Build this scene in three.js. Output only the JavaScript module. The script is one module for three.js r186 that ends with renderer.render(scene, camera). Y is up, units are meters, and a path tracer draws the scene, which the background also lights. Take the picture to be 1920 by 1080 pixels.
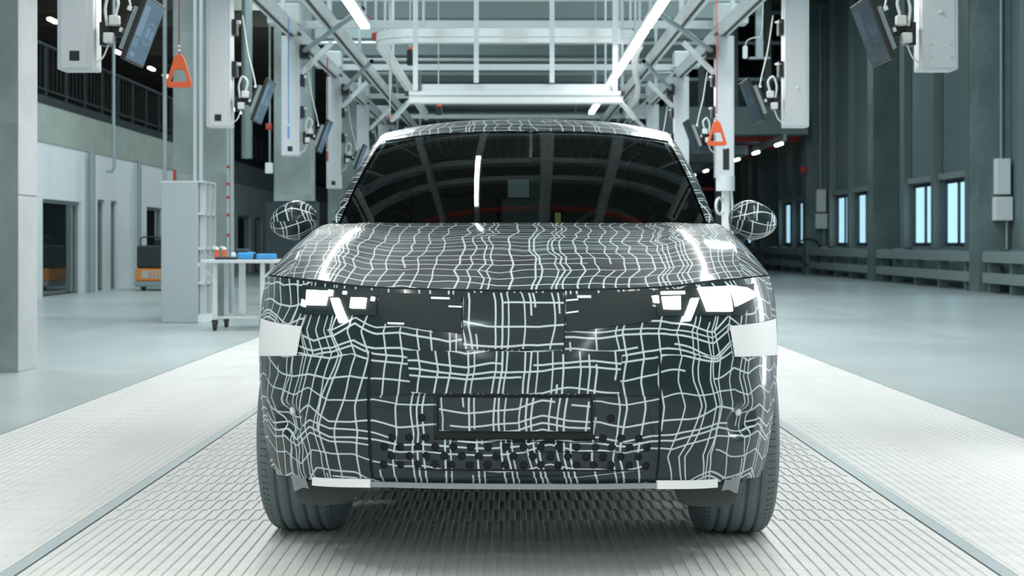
import * as THREE from 'three';
import { RoundedBoxGeometry } from 'three/addons/geometries/RoundedBoxGeometry.js';
import { mergeGeometries } from 'three/addons/utils/BufferGeometryUtils.js';
import { RectAreaLightUniformsLib } from 'three/addons/lights/RectAreaLightUniformsLib.js';
import { FontLoader } from 'three/addons/loaders/FontLoader.js';
import { TextGeometry } from 'three/addons/geometries/TextGeometry.js';

// ---------------------------------------------------------------- camera, sky, exposure, large lights
const F = 2630, CX = 952, CY = 455, EYE = 1.04;              // focal length in pixels, vanishing point, lens height
const scene = new THREE.Scene();
const camera = new THREE.PerspectiveCamera(2 * Math.atan(540 / F) * 180 / Math.PI, 1920 / 1080, 0.1, 200);
camera.position.set(0, EYE, 0);
camera.lookAt(0, EYE, -10);
camera.setViewOffset(1920, 1080, 960 - CX, 540 - CY, 1920, 1080);
camera.focus = 4.7; camera.userData.fStop = 6.3;
camera.updateProjectionMatrix();
scene.add(camera);
const renderer = new THREE.WebGLRenderer({ antialias: true });
renderer.toneMapping = THREE.LinearToneMapping;
renderer.toneMappingExposure = 1.03;
renderer.shadowMap.enabled = true;
RectAreaLightUniformsLib.init();
scene.background = new THREE.Color().setRGB(0.55, 0.80, 0.95);      // overcast daylight outside the windows
scene.backgroundIntensity = 2.0;
const TUBE = 55, TUBE_COL = new THREE.Color().setRGB(1.0, 0.985, 0.95);
const BAY = 46, BAY_COL = new THREE.Color().setRGB(0.77, 0.96, 1.0);

// ---------------------------------------------------------------- helpers
function rng(seed) { let a = seed >>> 0; return () => { a = (a + 0x6D2B79F5) >>> 0; let t = a; t = Math.imul(t ^ (t >>> 15), t | 1); t ^= t + Math.imul(t ^ (t >>> 7), t | 61); return ((t ^ (t >>> 14)) >>> 0) / 4294967296; }; }
const V = (x, y, z) => new THREE.Vector3(x, y, z);
const lerp = (a, b, t) => a + (b - a) * t, clamp = (x, a, b) => Math.min(b, Math.max(a, x));
const smooth = t => { t = clamp(t, 0, 1); return t * t * (3 - 2 * t); };
function table(pts) { return x => { if (x <= pts[0][0]) return pts[0][1]; for (let i = 1; i < pts.length; i++) if (x <= pts[i][0]) { const t = (x - pts[i - 1][0]) / (pts[i][0] - pts[i - 1][0]); return lerp(pts[i - 1][1], pts[i][1], t); } return pts[pts.length - 1][1]; }; }
function stable(pts) {   // smooth monotone-ish table (Catmull-Rom)
  const n = pts.length; return x => { if (x <= pts[0][0]) return pts[0][1]; if (x >= pts[n - 1][0]) return pts[n - 1][1];
    let i = 1; while (x > pts[i][0]) i++; const [x0, y0] = pts[i - 1], [x1, y1] = pts[i], h = x1 - x0, t = (x - x0) / h;
    const m0 = i > 1 ? (y1 - pts[i - 2][1]) / (x1 - pts[i - 2][0]) : (y1 - y0) / h, m1 = i < n - 1 ? (pts[i + 1][1] - y0) / (pts[i + 1][0] - x0) : (y1 - y0) / h;
    const t2 = t * t, t3 = t2 * t; return (2 * t3 - 3 * t2 + 1) * y0 + (t3 - 2 * t2 + t) * h * m0 + (3 * t2 - 2 * t3) * y1 + (t3 - t2) * h * m1; }; }
const P = (px, py, D) => V((px - CX) / F * D, EYE - (py - CY) / F * D, -D);          // the point at distance D behind a pixel
const XW = (px, D) => (px - CX) / F * D, YW = (py, D) => EYE - (py - CY) / F * D;

const taken = new Map();
function numbered(n) { const k = taken.get(n) || 0; taken.set(n, k + 1); return k ? n + '_' + String(k).padStart(3, '0') : n; }
function mesh(name, geo, mat, parent, pos, rot) {
  const m = new THREE.Mesh(geo, mat); m.name = parent === scene ? numbered(name) : name; m.castShadow = m.receiveShadow = true;
  if (pos) m.position.set(...pos); if (rot) m.rotation.set(...rot); parent.add(m); return m;
}
function thing(name, label, category, pos = [0, 0, 0], turn = 0, group) {
  const o = new THREE.Group(); o.name = numbered(name); o.position.set(...pos); o.rotation.y = turn; o.userData = { label, category }; if (group) o.userData.group = group; scene.add(o); return o;
}
function tag(o, label, category, group) { o.userData.label = label; o.userData.category = category; if (group) o.userData.group = group; return o; }
function structure(o, label) { o.userData.kind = 'structure'; if (label) o.userData.label = label; return o; }
function sgroup(name, label) { const g = new THREE.Group(); g.name = numbered(name); scene.add(g); return structure(g, label); }
function copy(src, pos, label, group) { const c = src.clone(); c.name = numbered(src.name.replace(/_\d{3}$/, '')); scene.add(c); if (pos) c.position.set(...pos); c.userData = { ...src.userData }; if (label) c.userData.label = label; if (group) c.userData.group = group; return c; }
const B = (w, h, d) => new THREE.BoxGeometry(w, h, d);
const RB = (w, h, d, r = 0.01, s = 2) => new RoundedBoxGeometry(w, h, d, s, r);
function boxAt(x0, x1, y0, y1, z0, z1, r) { const g = r ? RB(Math.abs(x1 - x0), Math.abs(y1 - y0), Math.abs(z1 - z0), r) : B(Math.abs(x1 - x0), Math.abs(y1 - y0), Math.abs(z1 - z0)); g.translate((x0 + x1) / 2, (y0 + y1) / 2, (z0 + z1) / 2); return g; }
function bar(p, q, w, h = w, up = V(0, 1, 0)) {      // box bar between two points
  const d = q.clone().sub(p), L = d.length(), g = B(w, h, L), m = new THREE.Matrix4();
  const z = d.clone().normalize(); let x = up.clone().cross(z); if (x.length() < 1e-4) x = V(1, 0, 0); x.normalize(); const y = z.clone().cross(x);
  m.makeBasis(x, y, z); m.setPosition(p.clone().add(q).multiplyScalar(0.5)); g.applyMatrix4(m); return g;
}
const tube = (pts, r, seg = 24, rad = 8) => new THREE.TubeGeometry(new THREE.CatmullRomCurve3(pts), seg, r, rad, false);
const rod = (p, q, r, rad = 12) => new THREE.TubeGeometry(new THREE.LineCurve3(p, q), 1, r, rad, false);
function cyl(r, h, rad = 16, axis = 'y', r2 = r) { const g = new THREE.CylinderGeometry(r2, r, h, rad); if (axis === 'x') g.rotateZ(Math.PI / 2); if (axis === 'z') g.rotateX(Math.PI / 2); return g; }
const merge = list => mergeGeometries(list.map(g => { const h = g.index ? g.toNonIndexed() : g; for (const k of Object.keys(h.attributes)) if (!['position', 'normal', 'uv'].includes(k)) h.deleteAttribute(k); return h; }));

const C = (r, g, b) => new THREE.Color().setRGB(r, g, b);
const std = (c, rough = 0.6, metal = 0, more = {}) => new THREE.MeshStandardMaterial({ color: c, roughness: rough, metalness: metal, ...more });
const phys = (c, rough, more = {}) => new THREE.MeshPhysicalMaterial({ color: c, roughness: rough, ...more });

// value noise
function noise2(seed) {
  const r = rng(seed), N = 256, v = new Float32Array(N * N); for (let i = 0; i < N * N; i++) v[i] = r() * 2 - 1;
  return (x, y, lin) => { const xi = Math.floor(x), yi = Math.floor(y); let fx = x - xi, fy = y - yi; if (!lin) { fx = fx * fx * (3 - 2 * fx); fy = fy * fy * (3 - 2 * fy); }
    const g = (a, b) => v[((b & 255) << 8) | (a & 255)]; return lerp(lerp(g(xi, yi), g(xi + 1, yi), fx), lerp(g(xi, yi + 1), g(xi + 1, yi + 1), fx), fy); };
}
function noiseTex(w, h, fn, srgb = true, rep) {
  const d = new Uint8Array(w * h * 4); for (let j = 0; j < h; j++) for (let i = 0; i < w; i++) { const c = fn(i, j), k = (j * w + i) * 4; d[k] = clamp(c[0], 0, 255); d[k + 1] = clamp(c[1], 0, 255); d[k + 2] = clamp(c[2], 0, 255); d[k + 3] = 255; }
  const t = new THREE.DataTexture(d, w, h); t.magFilter = THREE.LinearFilter; t.minFilter = THREE.LinearFilter; t.wrapS = t.wrapT = THREE.RepeatWrapping; if (srgb) t.colorSpace = THREE.SRGBColorSpace; if (rep) t.repeat.set(...rep); t.needsUpdate = true; return t;
}
function uvMetres(g, ax = 'x', ay = 'z') { const p = g.attributes.position, u = new Float32Array(p.count * 2), get = { x: i => p.getX(i), y: i => p.getY(i), z: i => p.getZ(i) }; for (let i = 0; i < p.count; i++) { u[2 * i] = get[ax](i); u[2 * i + 1] = get[ay](i); } g.setAttribute('uv', new THREE.BufferAttribute(u, 2)); return g; }
function boxUV(g) { const p = g.attributes.position, n = g.attributes.normal, u = new Float32Array(p.count * 2); for (let i = 0; i < p.count; i++) { const ax = Math.abs(n.getX(i)), ay = Math.abs(n.getY(i)), az = Math.abs(n.getZ(i)); if (ay > ax && ay > az) { u[2 * i] = p.getX(i); u[2 * i + 1] = p.getZ(i); } else if (ax > az) { u[2 * i] = p.getZ(i); u[2 * i + 1] = p.getY(i); } else { u[2 * i] = p.getX(i); u[2 * i + 1] = p.getY(i); } } g.setAttribute('uv', new THREE.BufferAttribute(u, 2)); return g; }

// ---------------------------------------------------------------- materials
const nA = noise2(11), nB = noise2(23), nC = noise2(37);
function speckle(base, amp, cells) {       // a tile of patchy tone, base in sRGB bytes
  return noiseTex(512, 512, (i, j) => { let s = 0, a = 1, f = cells / 512, t = 0; for (let o = 0; o < 5; o++) { const per = f * 512; const x = i * f, y = j * f; const w = (k, m) => nA((k % per + per) % per, (m % per + per) % per); s += a * w(x, y); t += a; a *= 0.6; f *= 2; } s /= t; const g = amp * s + amp * 0.25 * (nB(i * 0.9, j * 0.9)); return [base[0] + g, base[1] + g, base[2] + g]; });
}
const T = {};
T.plate = speckle([203, 203, 200], 11, 4);
T.concrete = speckle([174, 182, 183], 16, 4); T.concrete.repeat.set(0.2, 0.2);
T.pillar = speckle([142, 152, 150], 20, 4); T.pillar.repeat.set(0.5, 0.5);
T.column = speckle([104, 120, 120], 18, 4); T.column.repeat.set(0.5, 0.5);
T.guard = speckle([186, 190, 192], 10, 4);
T.beige = speckle([162, 168, 160], 12, 4); T.beige.repeat.set(0.3, 0.3);
const M = {
  plate: std(0xffffff, 0.5, 0, { map: T.plate }),
  concreteFloor: phys(0xffffff, 0.38, { map: T.concrete, clearcoat: 0.25, clearcoatRoughness: 0.25 }),
  guide: std(C(0.42, 0.47, 0.48), 0.4, 0.3), groove: std(C(0.03, 0.035, 0.038), 0.8),
  pillar: std(0xffffff, 0.85, 0, { map: T.pillar }), column: std(0xffffff, 0.85, 0, { map: T.column }), guardPlate: std(0xffffff, 0.6, 0, { map: T.guard }),
  beige: std(0xffffff, 0.85, 0, { map: T.beige }),
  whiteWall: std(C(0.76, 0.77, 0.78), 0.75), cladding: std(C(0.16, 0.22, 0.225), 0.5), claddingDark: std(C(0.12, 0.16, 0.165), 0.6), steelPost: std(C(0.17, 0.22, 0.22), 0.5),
  ceiling: std(C(0.11, 0.115, 0.105), 0.9), brown: std(C(0.17, 0.165, 0.145), 0.9), darkWall: std(C(0.05, 0.055, 0.055), 0.9),
  alu: std(C(0.60, 0.64, 0.66), 0.38, 0.35), aluWhite: std(C(0.62, 0.66, 0.67), 0.42, 0.05), railWhite: std(C(0.82, 0.83, 0.83), 0.45), whiteBox: std(C(0.60, 0.63, 0.66), 0.5), beam: std(C(0.25, 0.31, 0.31), 0.55), galv: std(C(0.34, 0.40, 0.41), 0.45, 0.4),
  black: std(C(0.012, 0.015, 0.016), 0.5), dark: std(C(0.03, 0.037, 0.04), 0.6), rubber: std(C(0.105, 0.14, 0.148), 0.65), navy: std(C(0.028, 0.048, 0.062), 0.6),
  orange: std(C(0.80, 0.13, 0.035), 0.4), red: std(C(0.45, 0.05, 0.035), 0.5), truckOrange: std(C(0.82, 0.27, 0.04), 0.45), white: std(C(0.78, 0.8, 0.8), 0.5), cable: std(C(0.68, 0.70, 0.69), 0.6), blue: std(C(0.05, 0.30, 0.62), 0.5), blueCord: std(C(0.13, 0.30, 0.62), 0.5), yellow: std(C(0.6, 0.42, 0.1), 0.5),
  glassPane: phys(C(0.85, 0.93, 0.95), 0.05, { transmission: 1, thickness: 0, ior: 1.45 }),
  darkGlass: phys(C(0.012, 0.016, 0.017), 0.08, { clearcoat: 1, clearcoatRoughness: 0.03 }),
  winFrame: std(C(0.035, 0.05, 0.06), 0.5), railBeam: std(C(0.24, 0.29, 0.29), 0.7),
  led: std(0x000000, 0.5, 0, { emissive: C(1, 0.99, 0.96), emissiveIntensity: 6 }),
  ledSoft: std(0x000000, 0.5, 0, { emissive: C(1, 0.98, 0.94), emissiveIntensity: 4 }),
};

// ---------------------------------------------------------------- the setting: floor
{
  const floor = sgroup('floor', 'light grey hall floor with ribbed moving plates along the assembly line');
  // concrete to either side, just below the level of the moving plates
  for (const [x0, x1] of [[-16.2, -2.79], [2.79, 11]]) { const g = uvMetres(boxAt(x0, x1, -0.3, -0.003, 16, -72)); mesh('concrete_slab', g, M.concreteFloor, floor); }
  mesh('pit_base', boxAt(-2.79, 2.79, -0.3, -0.05, 16, -72), M.groove, floor);
  for (const sx of [-1, 1]) {
    mesh('guide_strip', boxAt(sx * 1.545, sx * 1.597, -0.05, -0.001, 16, -60), M.guide, floor);
    mesh('edge_strip', boxAt(sx * 2.757, sx * 2.79, -0.05, -0.0015, 16, -60), M.guide, floor);
  }
  // ribbed plates: cross-section with trapezoid ribs, run along the line
  function plateGeo(x0, x1, shift, len, hh = x1 - x0 > 2 ? 0.0045 : 0.003) {
    const s = new THREE.Shape(), per = 0.042, top = 0.018, fl = 0.004; s.moveTo(x0, -0.03); s.lineTo(x1, -0.03);
    const ribs = []; for (let x = x0 + 0.012 + shift * per; x < x1 - top - 2 * fl; x += per) ribs.push(x);
    s.lineTo(x1, -hh); for (let i = ribs.length - 1; i >= 0; i--) { const r = ribs[i]; s.lineTo(r + top + 2 * fl, -hh); s.lineTo(r + top + fl, 0); s.lineTo(r + fl, 0); s.lineTo(r, -hh); } s.lineTo(x0, -hh); s.closePath();
    const g = new THREE.ExtrudeGeometry(s, { depth: len, bevelEnabled: false, steps: 1 }); g.translate(0, 0, -len / 2); return uvMetres(g);
  }
  const bands = [[-1.540, 1.540], [-2.752, -1.602], [1.602, 2.752]];
  const geos = bands.map(([a, b]) => [plateGeo(a, b, 0, 0.1975), plateGeo(a, b, 0.5, 0.1975)]);
  for (let i = 0; i < 34; i++) { const D = 3.57 + 0.2 * i, alt = D > 5.3 ? i % 2 : 0; bands.forEach((b, k) => mesh('floor_plate', geos[k][k ? 0 : alt], M.plate, floor, [0, 0, -D])); }
  for (let i = 0; i < 6; i++) bands.forEach(([a, b]) => mesh('floor_plate', plateGeo(a, b, 0, 3.19), M.plate, floor, [0, 0, -(3.47 - 1.6 - 3.2 * i)]));
  for (let i = 0; i < 14; i++) bands.forEach(([a, b]) => mesh('floor_plate', plateGeo(a, b, (i % 2) / 2, 3.49), M.plate, floor, [0, 0, -(10.27 + 1.75 + 3.5 * i)]));
}

// ---------------------------------------------------------------- the setting: walls and ceiling
const WL = -8.9, WR = 10.6, HALL_H = 9, END = 72, REAR = 16;
{
  structure(mesh('ceiling', boxAt(-16.4, 11, HALL_H, HALL_H + 0.3, REAR + .2, -END), M.ceiling, scene), 'dark corrugated hall ceiling');
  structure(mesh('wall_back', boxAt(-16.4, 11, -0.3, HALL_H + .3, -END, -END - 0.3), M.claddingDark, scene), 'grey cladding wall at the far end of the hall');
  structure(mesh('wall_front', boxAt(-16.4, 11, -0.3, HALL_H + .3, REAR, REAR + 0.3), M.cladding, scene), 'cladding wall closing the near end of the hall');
  const wl = sgroup('wall_left', 'white office wall with a concrete band below the gallery');
  // openings in the white wall: [depth near, depth far, bottom, top]
  const dp = px => -WL * F / (CX - px);
  const holes = [[dp(80), dp(152), 0.02, 1.04 + 80 / F * dp(110)], [dp(183), dp(197), 0.02, 1.98], [dp(208), dp(220), 0.02, 1.98], [dp(275), dp(306), 0.02, 1.93], [dp(446), dp(470), 0.02, 1.95], [dp(478), dp(492), 0.02, 1.95]];
  let z = -REAR; const seg = (a, b, y0, y1) => mesh('wall_panel', boxAt(WL - 0.2, WL, y0, y1, -a, -b), M.whiteWall, wl);
  for (const [a, b, y0, y1] of holes) { seg(z, a - 0.0, -0.1, 2.97); seg(a, b, y1, 2.97); z = b; }
  seg(z, END, -0.1, 2.97);
  mesh('concrete_band', boxUV(boxAt(WL - 0.2, WL + 0.02, 2.97, 3.70, REAR, -END)), M.beige, wl);
  mesh('gallery_floor', boxAt(-16.2, WL + 0.03, 3.70, 3.86, REAR, -END), M.dark, wl);
  mesh('outer_wall', boxAt(-16.4, -16.2, -0.1, HALL_H, REAR, -END), M.brown, wl);
  // glazed openings
  let n = 1;
  for (const [a, b, y0, y1] of holes) {
    const w = new THREE.Group(); w.name = (n === 1 ? 'door_' : 'window_') + n++; scene.add(w); structure(w, n === 2 ? 'glazed office door with a dark interior' : 'narrow dark glazed strip in the white office wall');
    mesh('pane', boxAt(WL - 0.13, WL - 0.11, y0, y1, -a, -b), M.darkGlass, w);
    const t = 0.07; for (const q of [[y0, y1, a, a + t], [y0, y1, b - t, b], [y1 - t, y1, a + t, b - t]]) mesh('frame', boxAt(WL - 0.16, WL - 0.06, q[0], q[1], -q[2], -q[3]), M.galv, w);
  }
  // boards behind the first door: shapes seen through it
  // gallery railing
  const rail = thing('gallery_railing', 'dark metal railing along the gallery edge above the concrete band', 'railing');
  mesh('handrail', rod(V(WL, 4.84, 2), V(WL, 4.84, -END + 1), 0.035), M.dark, rail);
  mesh('lower_rail', rod(V(WL, 3.98, 2), V(WL, 3.98, -END + 1), 0.02), M.dark, rail);
  const post = B(0.05, 1.0, 0.06), picket = B(0.012, 0.84, 0.012); post.translate(0, 4.34, 0); picket.translate(0, 4.4, 0);
  for (let d = 22; d < 66; d += 1.25) { mesh('post', post, M.dark, rail, [WL, 0, -d]); }
  for (let d = 22.2; d < 52; d += 0.25) mesh('baluster', picket, M.dark, rail, [WL, 0, -d]);
  // beams under the ceiling above the gallery
  for (let i = 0; i < 13; i++) structure(mesh('trim_' + (i + 1), boxAt(-16, -4.9, 7.5, 7.95, -(33 + 3 * i), -(33.35 + 3 * i)), M.brown, scene), 'dark roof beam above the gallery');
  for (let i = 0; i < 16; i++) { const o = tag(mesh('gallery_light', RB(0.14, 0.09, 0.62, 0.04), M.ledSoft, scene, [-12, 6.9, -(37 + 2.05 * i)]), 'short glowing lamp under the dark ceiling above the gallery', 'ceiling light', 'lamps above the gallery'); }
}
{ // right wall: columns, posts, windows
  const wr = sgroup('wall_right', 'tall grey-green clad side wall with windows low down');
  const bays = []; for (let d = 21; d < 64; d += 8.5) bays.push(d);
  const wins = []; for (const d of bays) wins.push([d + 2.55, d + 4.55], [d + 5.15, d + 7.2]);
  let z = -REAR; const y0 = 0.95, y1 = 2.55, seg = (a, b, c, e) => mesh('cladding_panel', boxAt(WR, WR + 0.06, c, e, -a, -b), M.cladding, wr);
  { seg(z, 9.4, -0.1, HALL_H); seg(9.4, 14.2, -0.1, 0.25); seg(9.4, 14.2, 4.4, HALL_H); z = 14.2; }      // glazed gate bay out of frame, mirrored in the bumper corner
  for (const [a, b] of wins) { seg(z, a, -0.1, HALL_H); seg(a, b, -0.1, y0); seg(a, b, y1, HALL_H); z = b; }
  { const w = new THREE.Group(); w.name = 'window_10'; scene.add(w); structure(w, 'large glazed gate letting daylight onto the line'); for (let k = 0; k < 4; k++) { const a = 9.4 + 1.2 * k; mesh('pane', boxAt(WR + 0.025, WR + 0.03, 0.25, 4.4, -a, -a - 1.2), M.glassPane, w); mesh('frame', boxAt(WR + 0.01, WR + 0.06, 0.25, 4.4, -a - 1.16, -a - 1.2), M.winFrame, w); } }
  seg(z, END, -0.1, HALL_H);
  wins.forEach(([a, b], i) => {
    const w = new THREE.Group(); w.name = 'window_' + (i + 11); scene.add(w); structure(w, 'tall narrow window with two bright daylight panes and a dark frame');
    const m = (a + b) / 2, t = 0.09; mesh('pane', boxAt(WR + 0.025, WR + 0.03, y0, y1, -a, -m), M.glassPane, w); mesh('pane', boxAt(WR + 0.025, WR + 0.03, y0, y1, -m, -b), M.glassPane, w);
    for (const q of [[y0, y1, a, a + t], [y0, y1, b - t, b], [y0, y1, m - t / 2, m + t / 2], [y1 - t, y1, a + t, b - t], [y0, y0 + t, a + t, b - t]]) mesh('frame', boxAt(WR + 0.01, WR + 0.06, q[0], q[1], -q[2], -q[3]), M.winFrame, w);
    mesh('lintel', boxAt(WR - 0.12, WR, y1 + 0.02, y1 + 0.16, -a + 0.1, -b - 0.1), M.railBeam, w);
  });
  const colGeo = boxUV(boxAt(0, 0.69, -0.003, HALL_H, 0, -0.6)), postGeo = boxAt(0.2, 0.395, 0.9, HALL_H, 0, -0.24);
  const ORD = ['first', 'second', 'third', 'fourth', 'fifth', 'sixth'];
  bays.forEach((d, bi) => {
    const bay = bi === 0 ? 'wall bay before the first switch box column' : `${ORD[bi - 1]} wall bay beyond the first switch box column`;
    tag(mesh('concrete_column', colGeo, M.column, scene, [9.9, 0, -d]), bi === 1 ? 'square concrete column carrying the first pair of white switch boxes' : bi === 3 ? 'square concrete column carrying the second pair of white switch boxes' : `square concrete wall column at the near end of the ${bay.replace(' beyond the first switch box column', ' past the first switch boxes').replace(' before the first switch box column', ' before the first switch boxes')}`, 'column', 'concrete columns along the window wall');
    [2.2, 4.75, 7.3].forEach((q, qi) => tag(mesh('steel_post', postGeo, M.steelPost, scene, [10.2, 0, -(d + q)]), `grey steel post, ${ORD[qi]} in the ${bay}`, 'post', 'steel posts along the window wall'));
    const g = thing('guard_rail', `double horizontal guard rail in the ${bay}`, 'rail', [9.95, 0, -d], 0, 'guard rails below the windows');
    for (const [a, b] of [[0.63, 0.86], [0.2, 0.41]]) mesh('rail', boxAt(0, 0.3, a, b, -0.75, -8.4), M.railBeam, g);
    for (const q of [1.2, 3.1, 5, 6.9, 8.2]) mesh('support', boxAt(0.08, 0.3, 0, 0.9, -q, -q - 0.14), M.cladding, g);
  });
}

// ---------------------------------------------------------------- overhead line lights and the steel above the line
function rectLight(parent, w, l, x, y, z, I, col) { const r = new THREE.RectAreaLight(col, I, w, l); r.position.set(x, y, z); r.rotation.x = -Math.PI / 2; r.name = 'glow'; parent.add(r); return r; }
{
  const LIGHT_H = 3.69, LEN = 2.75;
  for (const sx of [-1, 1]) for (const d of [-12.4, -9.55, -6.7, -3.85, -1, 1.85, 4.7, 10.1, 12.95, 15.8, 18.7, 21.5, 24.4, 27.2]) {
    if (sx < 0 && d > 18) continue;
    const x = sx < 0 ? -1.74 : 1.70;
    const t = thing('tube_light', sx < 0 ? 'long white tube light hung over the line on the office side' : 'long white tube light hung over the line on the window side', 'tube light', [x, LIGHT_H, -d], 0, sx < 0 ? 'tube lights on the office side' : 'tube lights on the window side');
    mesh('housing', boxAt(-0.06, 0.06, 0.0, 0.05, -LEN / 2, LEN / 2), M.aluWhite, t);
    mesh('diffuser', boxAt(-0.05, 0.05, -0.035, 0, -LEN / 2 + 0.03, LEN / 2 - 0.03), M.led, t);
    rectLight(t, 0.10, LEN - 0.06, 0, -0.037, 0, TUBE, TUBE_COL);
  }
  // the tube above the car that the windscreen mirrors, on its carrier rail
  const c = thing('carrier_light', 'single bright tube light on a grey carrier rail above the car roof', 'tube light', [-0.5, 4.6, -7.9], -0.1);
  mesh('carrier_rail', boxAt(-0.04, 0.04, 0.0, 0.06, -6, 5), M.galv, c);
  mesh('diffuser', boxAt(-0.028, 0.028, -0.04, 0, -0.62, 0.9), M.led, c);
  rectLight(c, 0.056, 1.5, 0, -0.042, 0.14, TUBE, TUBE_COL);
  for (const [x, y, w] of [[0.34, 4.9, 0.16], [1.25, 4.7, 0.16], [-1.3, 4.9, 0.1]]) tag(mesh('long_beam', boxAt(x - w / 2, x + w / 2, y, y + 0.12, 1, -16), M.galv, scene), w > 0.12 ? (x < 1 ? 'grey steel beam running lengthwise above the car roof' : 'grey steel beam running lengthwise above the right roof edge of the car') : 'thin grey steel beam running lengthwise over the line', 'beam');
  for (let i = 0; i < 13; i++) { const rd = i === 3 || i === 8; tag(mesh('overhead_joist', boxAt(-3.4, 3.4, 5.3, 5.5, -(4 + i + 0.3 * Math.sin(i * 2.3)), -(4.1 + (i % 3) * 0.06 - (rd ? 0.03 : 0) + i + 0.3 * Math.sin(i * 2.3))), rd ? M.red : M.galv, scene), rd ? 'red painted joist spanning above the car, mirrored in the windscreen' : 'pale joist spanning above the car, mirrored in the windscreen', 'joist', rd ? 'red joists above the car' : 'pale joists above the car'); }
  // upright inspection lamp beside the line, out of frame, mirrored as the bright streak on the bumper corner
  const il = thing('inspection_lamp', 'upright strip lamp on a stand beside the line, facing the car', 'lamp', [3.3, 0, -6.5], -Math.PI / 2 + 0.45);
  mesh('foot', boxAt(-0.3, 0.3, 0, 0.04, -0.2, 0.2, 0.01), M.galv, il); mesh('stand', boxAt(-0.18, 0.18, 0.04, 2.3, -0.06, -0.01), M.galv, il); mesh('diffuser', boxAt(-0.16, 0.16, 0.25, 2.28, -0.01, 0.01), M.led, il);
  { const r = new THREE.RectAreaLight(0xf6fbff, 13, 0.30, 2.0); r.name = 'glow'; r.position.set(0, 1.26, 0.013); r.rotation.y = Math.PI; il.add(r); }
  // hall lights high under the roof
  for (const [x, d] of [[-6.3, 3], [-6.3, 14], [-6.3, 26], [-6.3, 38], [6.3, 3], [6.3, 14], [6.3, 26], [6.3, 38], [-3.6, 15], [3.6, 15], [-3.4, 23], [3.6, 23], [-3.6, 31], [-5, -8], [5, -8], [-2.4, -13.5], [2.4, -13.5]]) {
    const t = thing('high_bay_light', 'flat white high bay lamp under the dark hall roof', 'lamp', [x, 8.5, -d], 0, 'high bay lamps under the roof');
    mesh('housing', boxAt(-0.65, 0.65, 0, 0.12, -0.65, 0.65), M.alu, t); mesh('diffuser', boxAt(-0.6, 0.6, -0.02, 0, -0.6, 0.6), M.ledSoft, t);
    mesh('hanger', rod(V(0, 0.12, 0), V(0, 0.5, 0), 0.02), M.galv, t);
    rectLight(t, 1.2, 1.2, 0, -0.022, 0, BAY, BAY_COL);
  }
}

// ---------------------------------------------------------------- camouflage film: white wavy grid printed on dark film
const HOODW = 2.1, HOODL = 1.9;
function camoTex(W, H, wm, hm, seed, o = {}) {       // W x H pixels over wm x hm metres
  const c = document.createElement('canvas'); c.width = W; c.height = H; const g = c.getContext('2d'), k = W / wm, r = rng(seed), f = noise2(seed + 5), f2 = noise2(seed + 9);
  const amp = o.amp ?? 0.02, gap = o.gap ?? 0.8, lw = o.lw ?? 0.0075, hAmp = o.hAmp ?? amp, zone = o.zone || (() => 1);
  g.fillStyle = 'rgb(25,40,44)'; g.fillRect(0, 0, W, H);
  g.strokeStyle = 'rgb(190,200,202)'; g.lineCap = 'butt'; g.lineJoin = 'round';
  const spots = L => { const out = []; let x = -0.03; while (x < L + 0.05) { out.push(x); if (r() < 0.3) { out.push(x += 0.016 + 0.004 * r()); if (r() < 0.7) out.push(x += 0.016 + 0.004 * r()); } x += 0.038 + 0.034 * r(); } return out; };
  const run = (L, pt, gp) => { let on = false; for (let t = 0; t <= L + 0.006; t += 0.006) { const [x, y] = pt(t); if (gp(t)) { if (on) { g.stroke(); on = false; } continue; } if (!on) { g.beginPath(); g.moveTo(x * k, y * k); on = true; } else g.lineTo(x * k, y * k); } if (on) g.stroke(); };
  // smooth swells shared by neighbouring lines, sharp jogs, and a little wander of each line
  const wob = (q, t, w, sh, own) => w * (1.3 * f(q * 2.6 + sh, t * 5.5 + 3) + 1.0 * f(q * 4.2 + 40 + sh, t * 13, true) + 0.35 * f2(own, t * 9));
  for (const x0 of spots(wm)) { g.lineWidth = k * lw * (0.85 + 0.3 * r()); const ph = r() * 200; run(hm, t => [x0 + wob(x0, t, amp * zone(x0, t), 0, ph), t], t => f2(ph + t * 4, x0 * 31) > gap); }
  for (const y0 of spots(hm)) { g.lineWidth = k * lw * (0.85 + 0.3 * r()); const ph = r() * 200; run(wm, t => [t, y0 + wob(y0, t, hAmp * zone(t, y0), 90, ph)], t => f2(ph + t * 4 + 70, y0 * 31) > gap); }
  if (o.extra) o.extra(g, k);
  const t = new THREE.CanvasTexture(c); t.colorSpace = THREE.SRGBColorSpace; t.anisotropy = 8; if (o.repeat) t.wrapS = t.wrapT = THREE.RepeatWrapping; return t;
}
const FA = 1.35, FY0 = 0.2, FY1 = 1.0;               // fascia film: arc -FA..FA, height FY0..FY1
const texFront = camoTex(2048, 607, 2 * FA, FY1 - FY0, 71, { amp: 0.015, hAmp: 0.013, gap: 0.66, lw: 0.0056, zone: (a, y) => 1 + 1.3 * smooth((Math.abs(a - FA) - 0.42) / 0.1) });
const texHood = camoTex(2048, 1853, HOODW, HOODL, 92, { amp: 0.017, hAmp: 0.02, gap: 0.85, lw: 0.0062 });
const texBody = camoTex(1024, 1024, 1.3, 1.3, 133, { amp: 0.018, gap: 0.75, lw: 0.006, repeat: true });
const film = (map, cc = 0.42, r = 0.1, sp = 0.45) => phys(0xffffff, 0.42, { map, clearcoat: cc, clearcoatRoughness: r, specularIntensity: sp });
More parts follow.
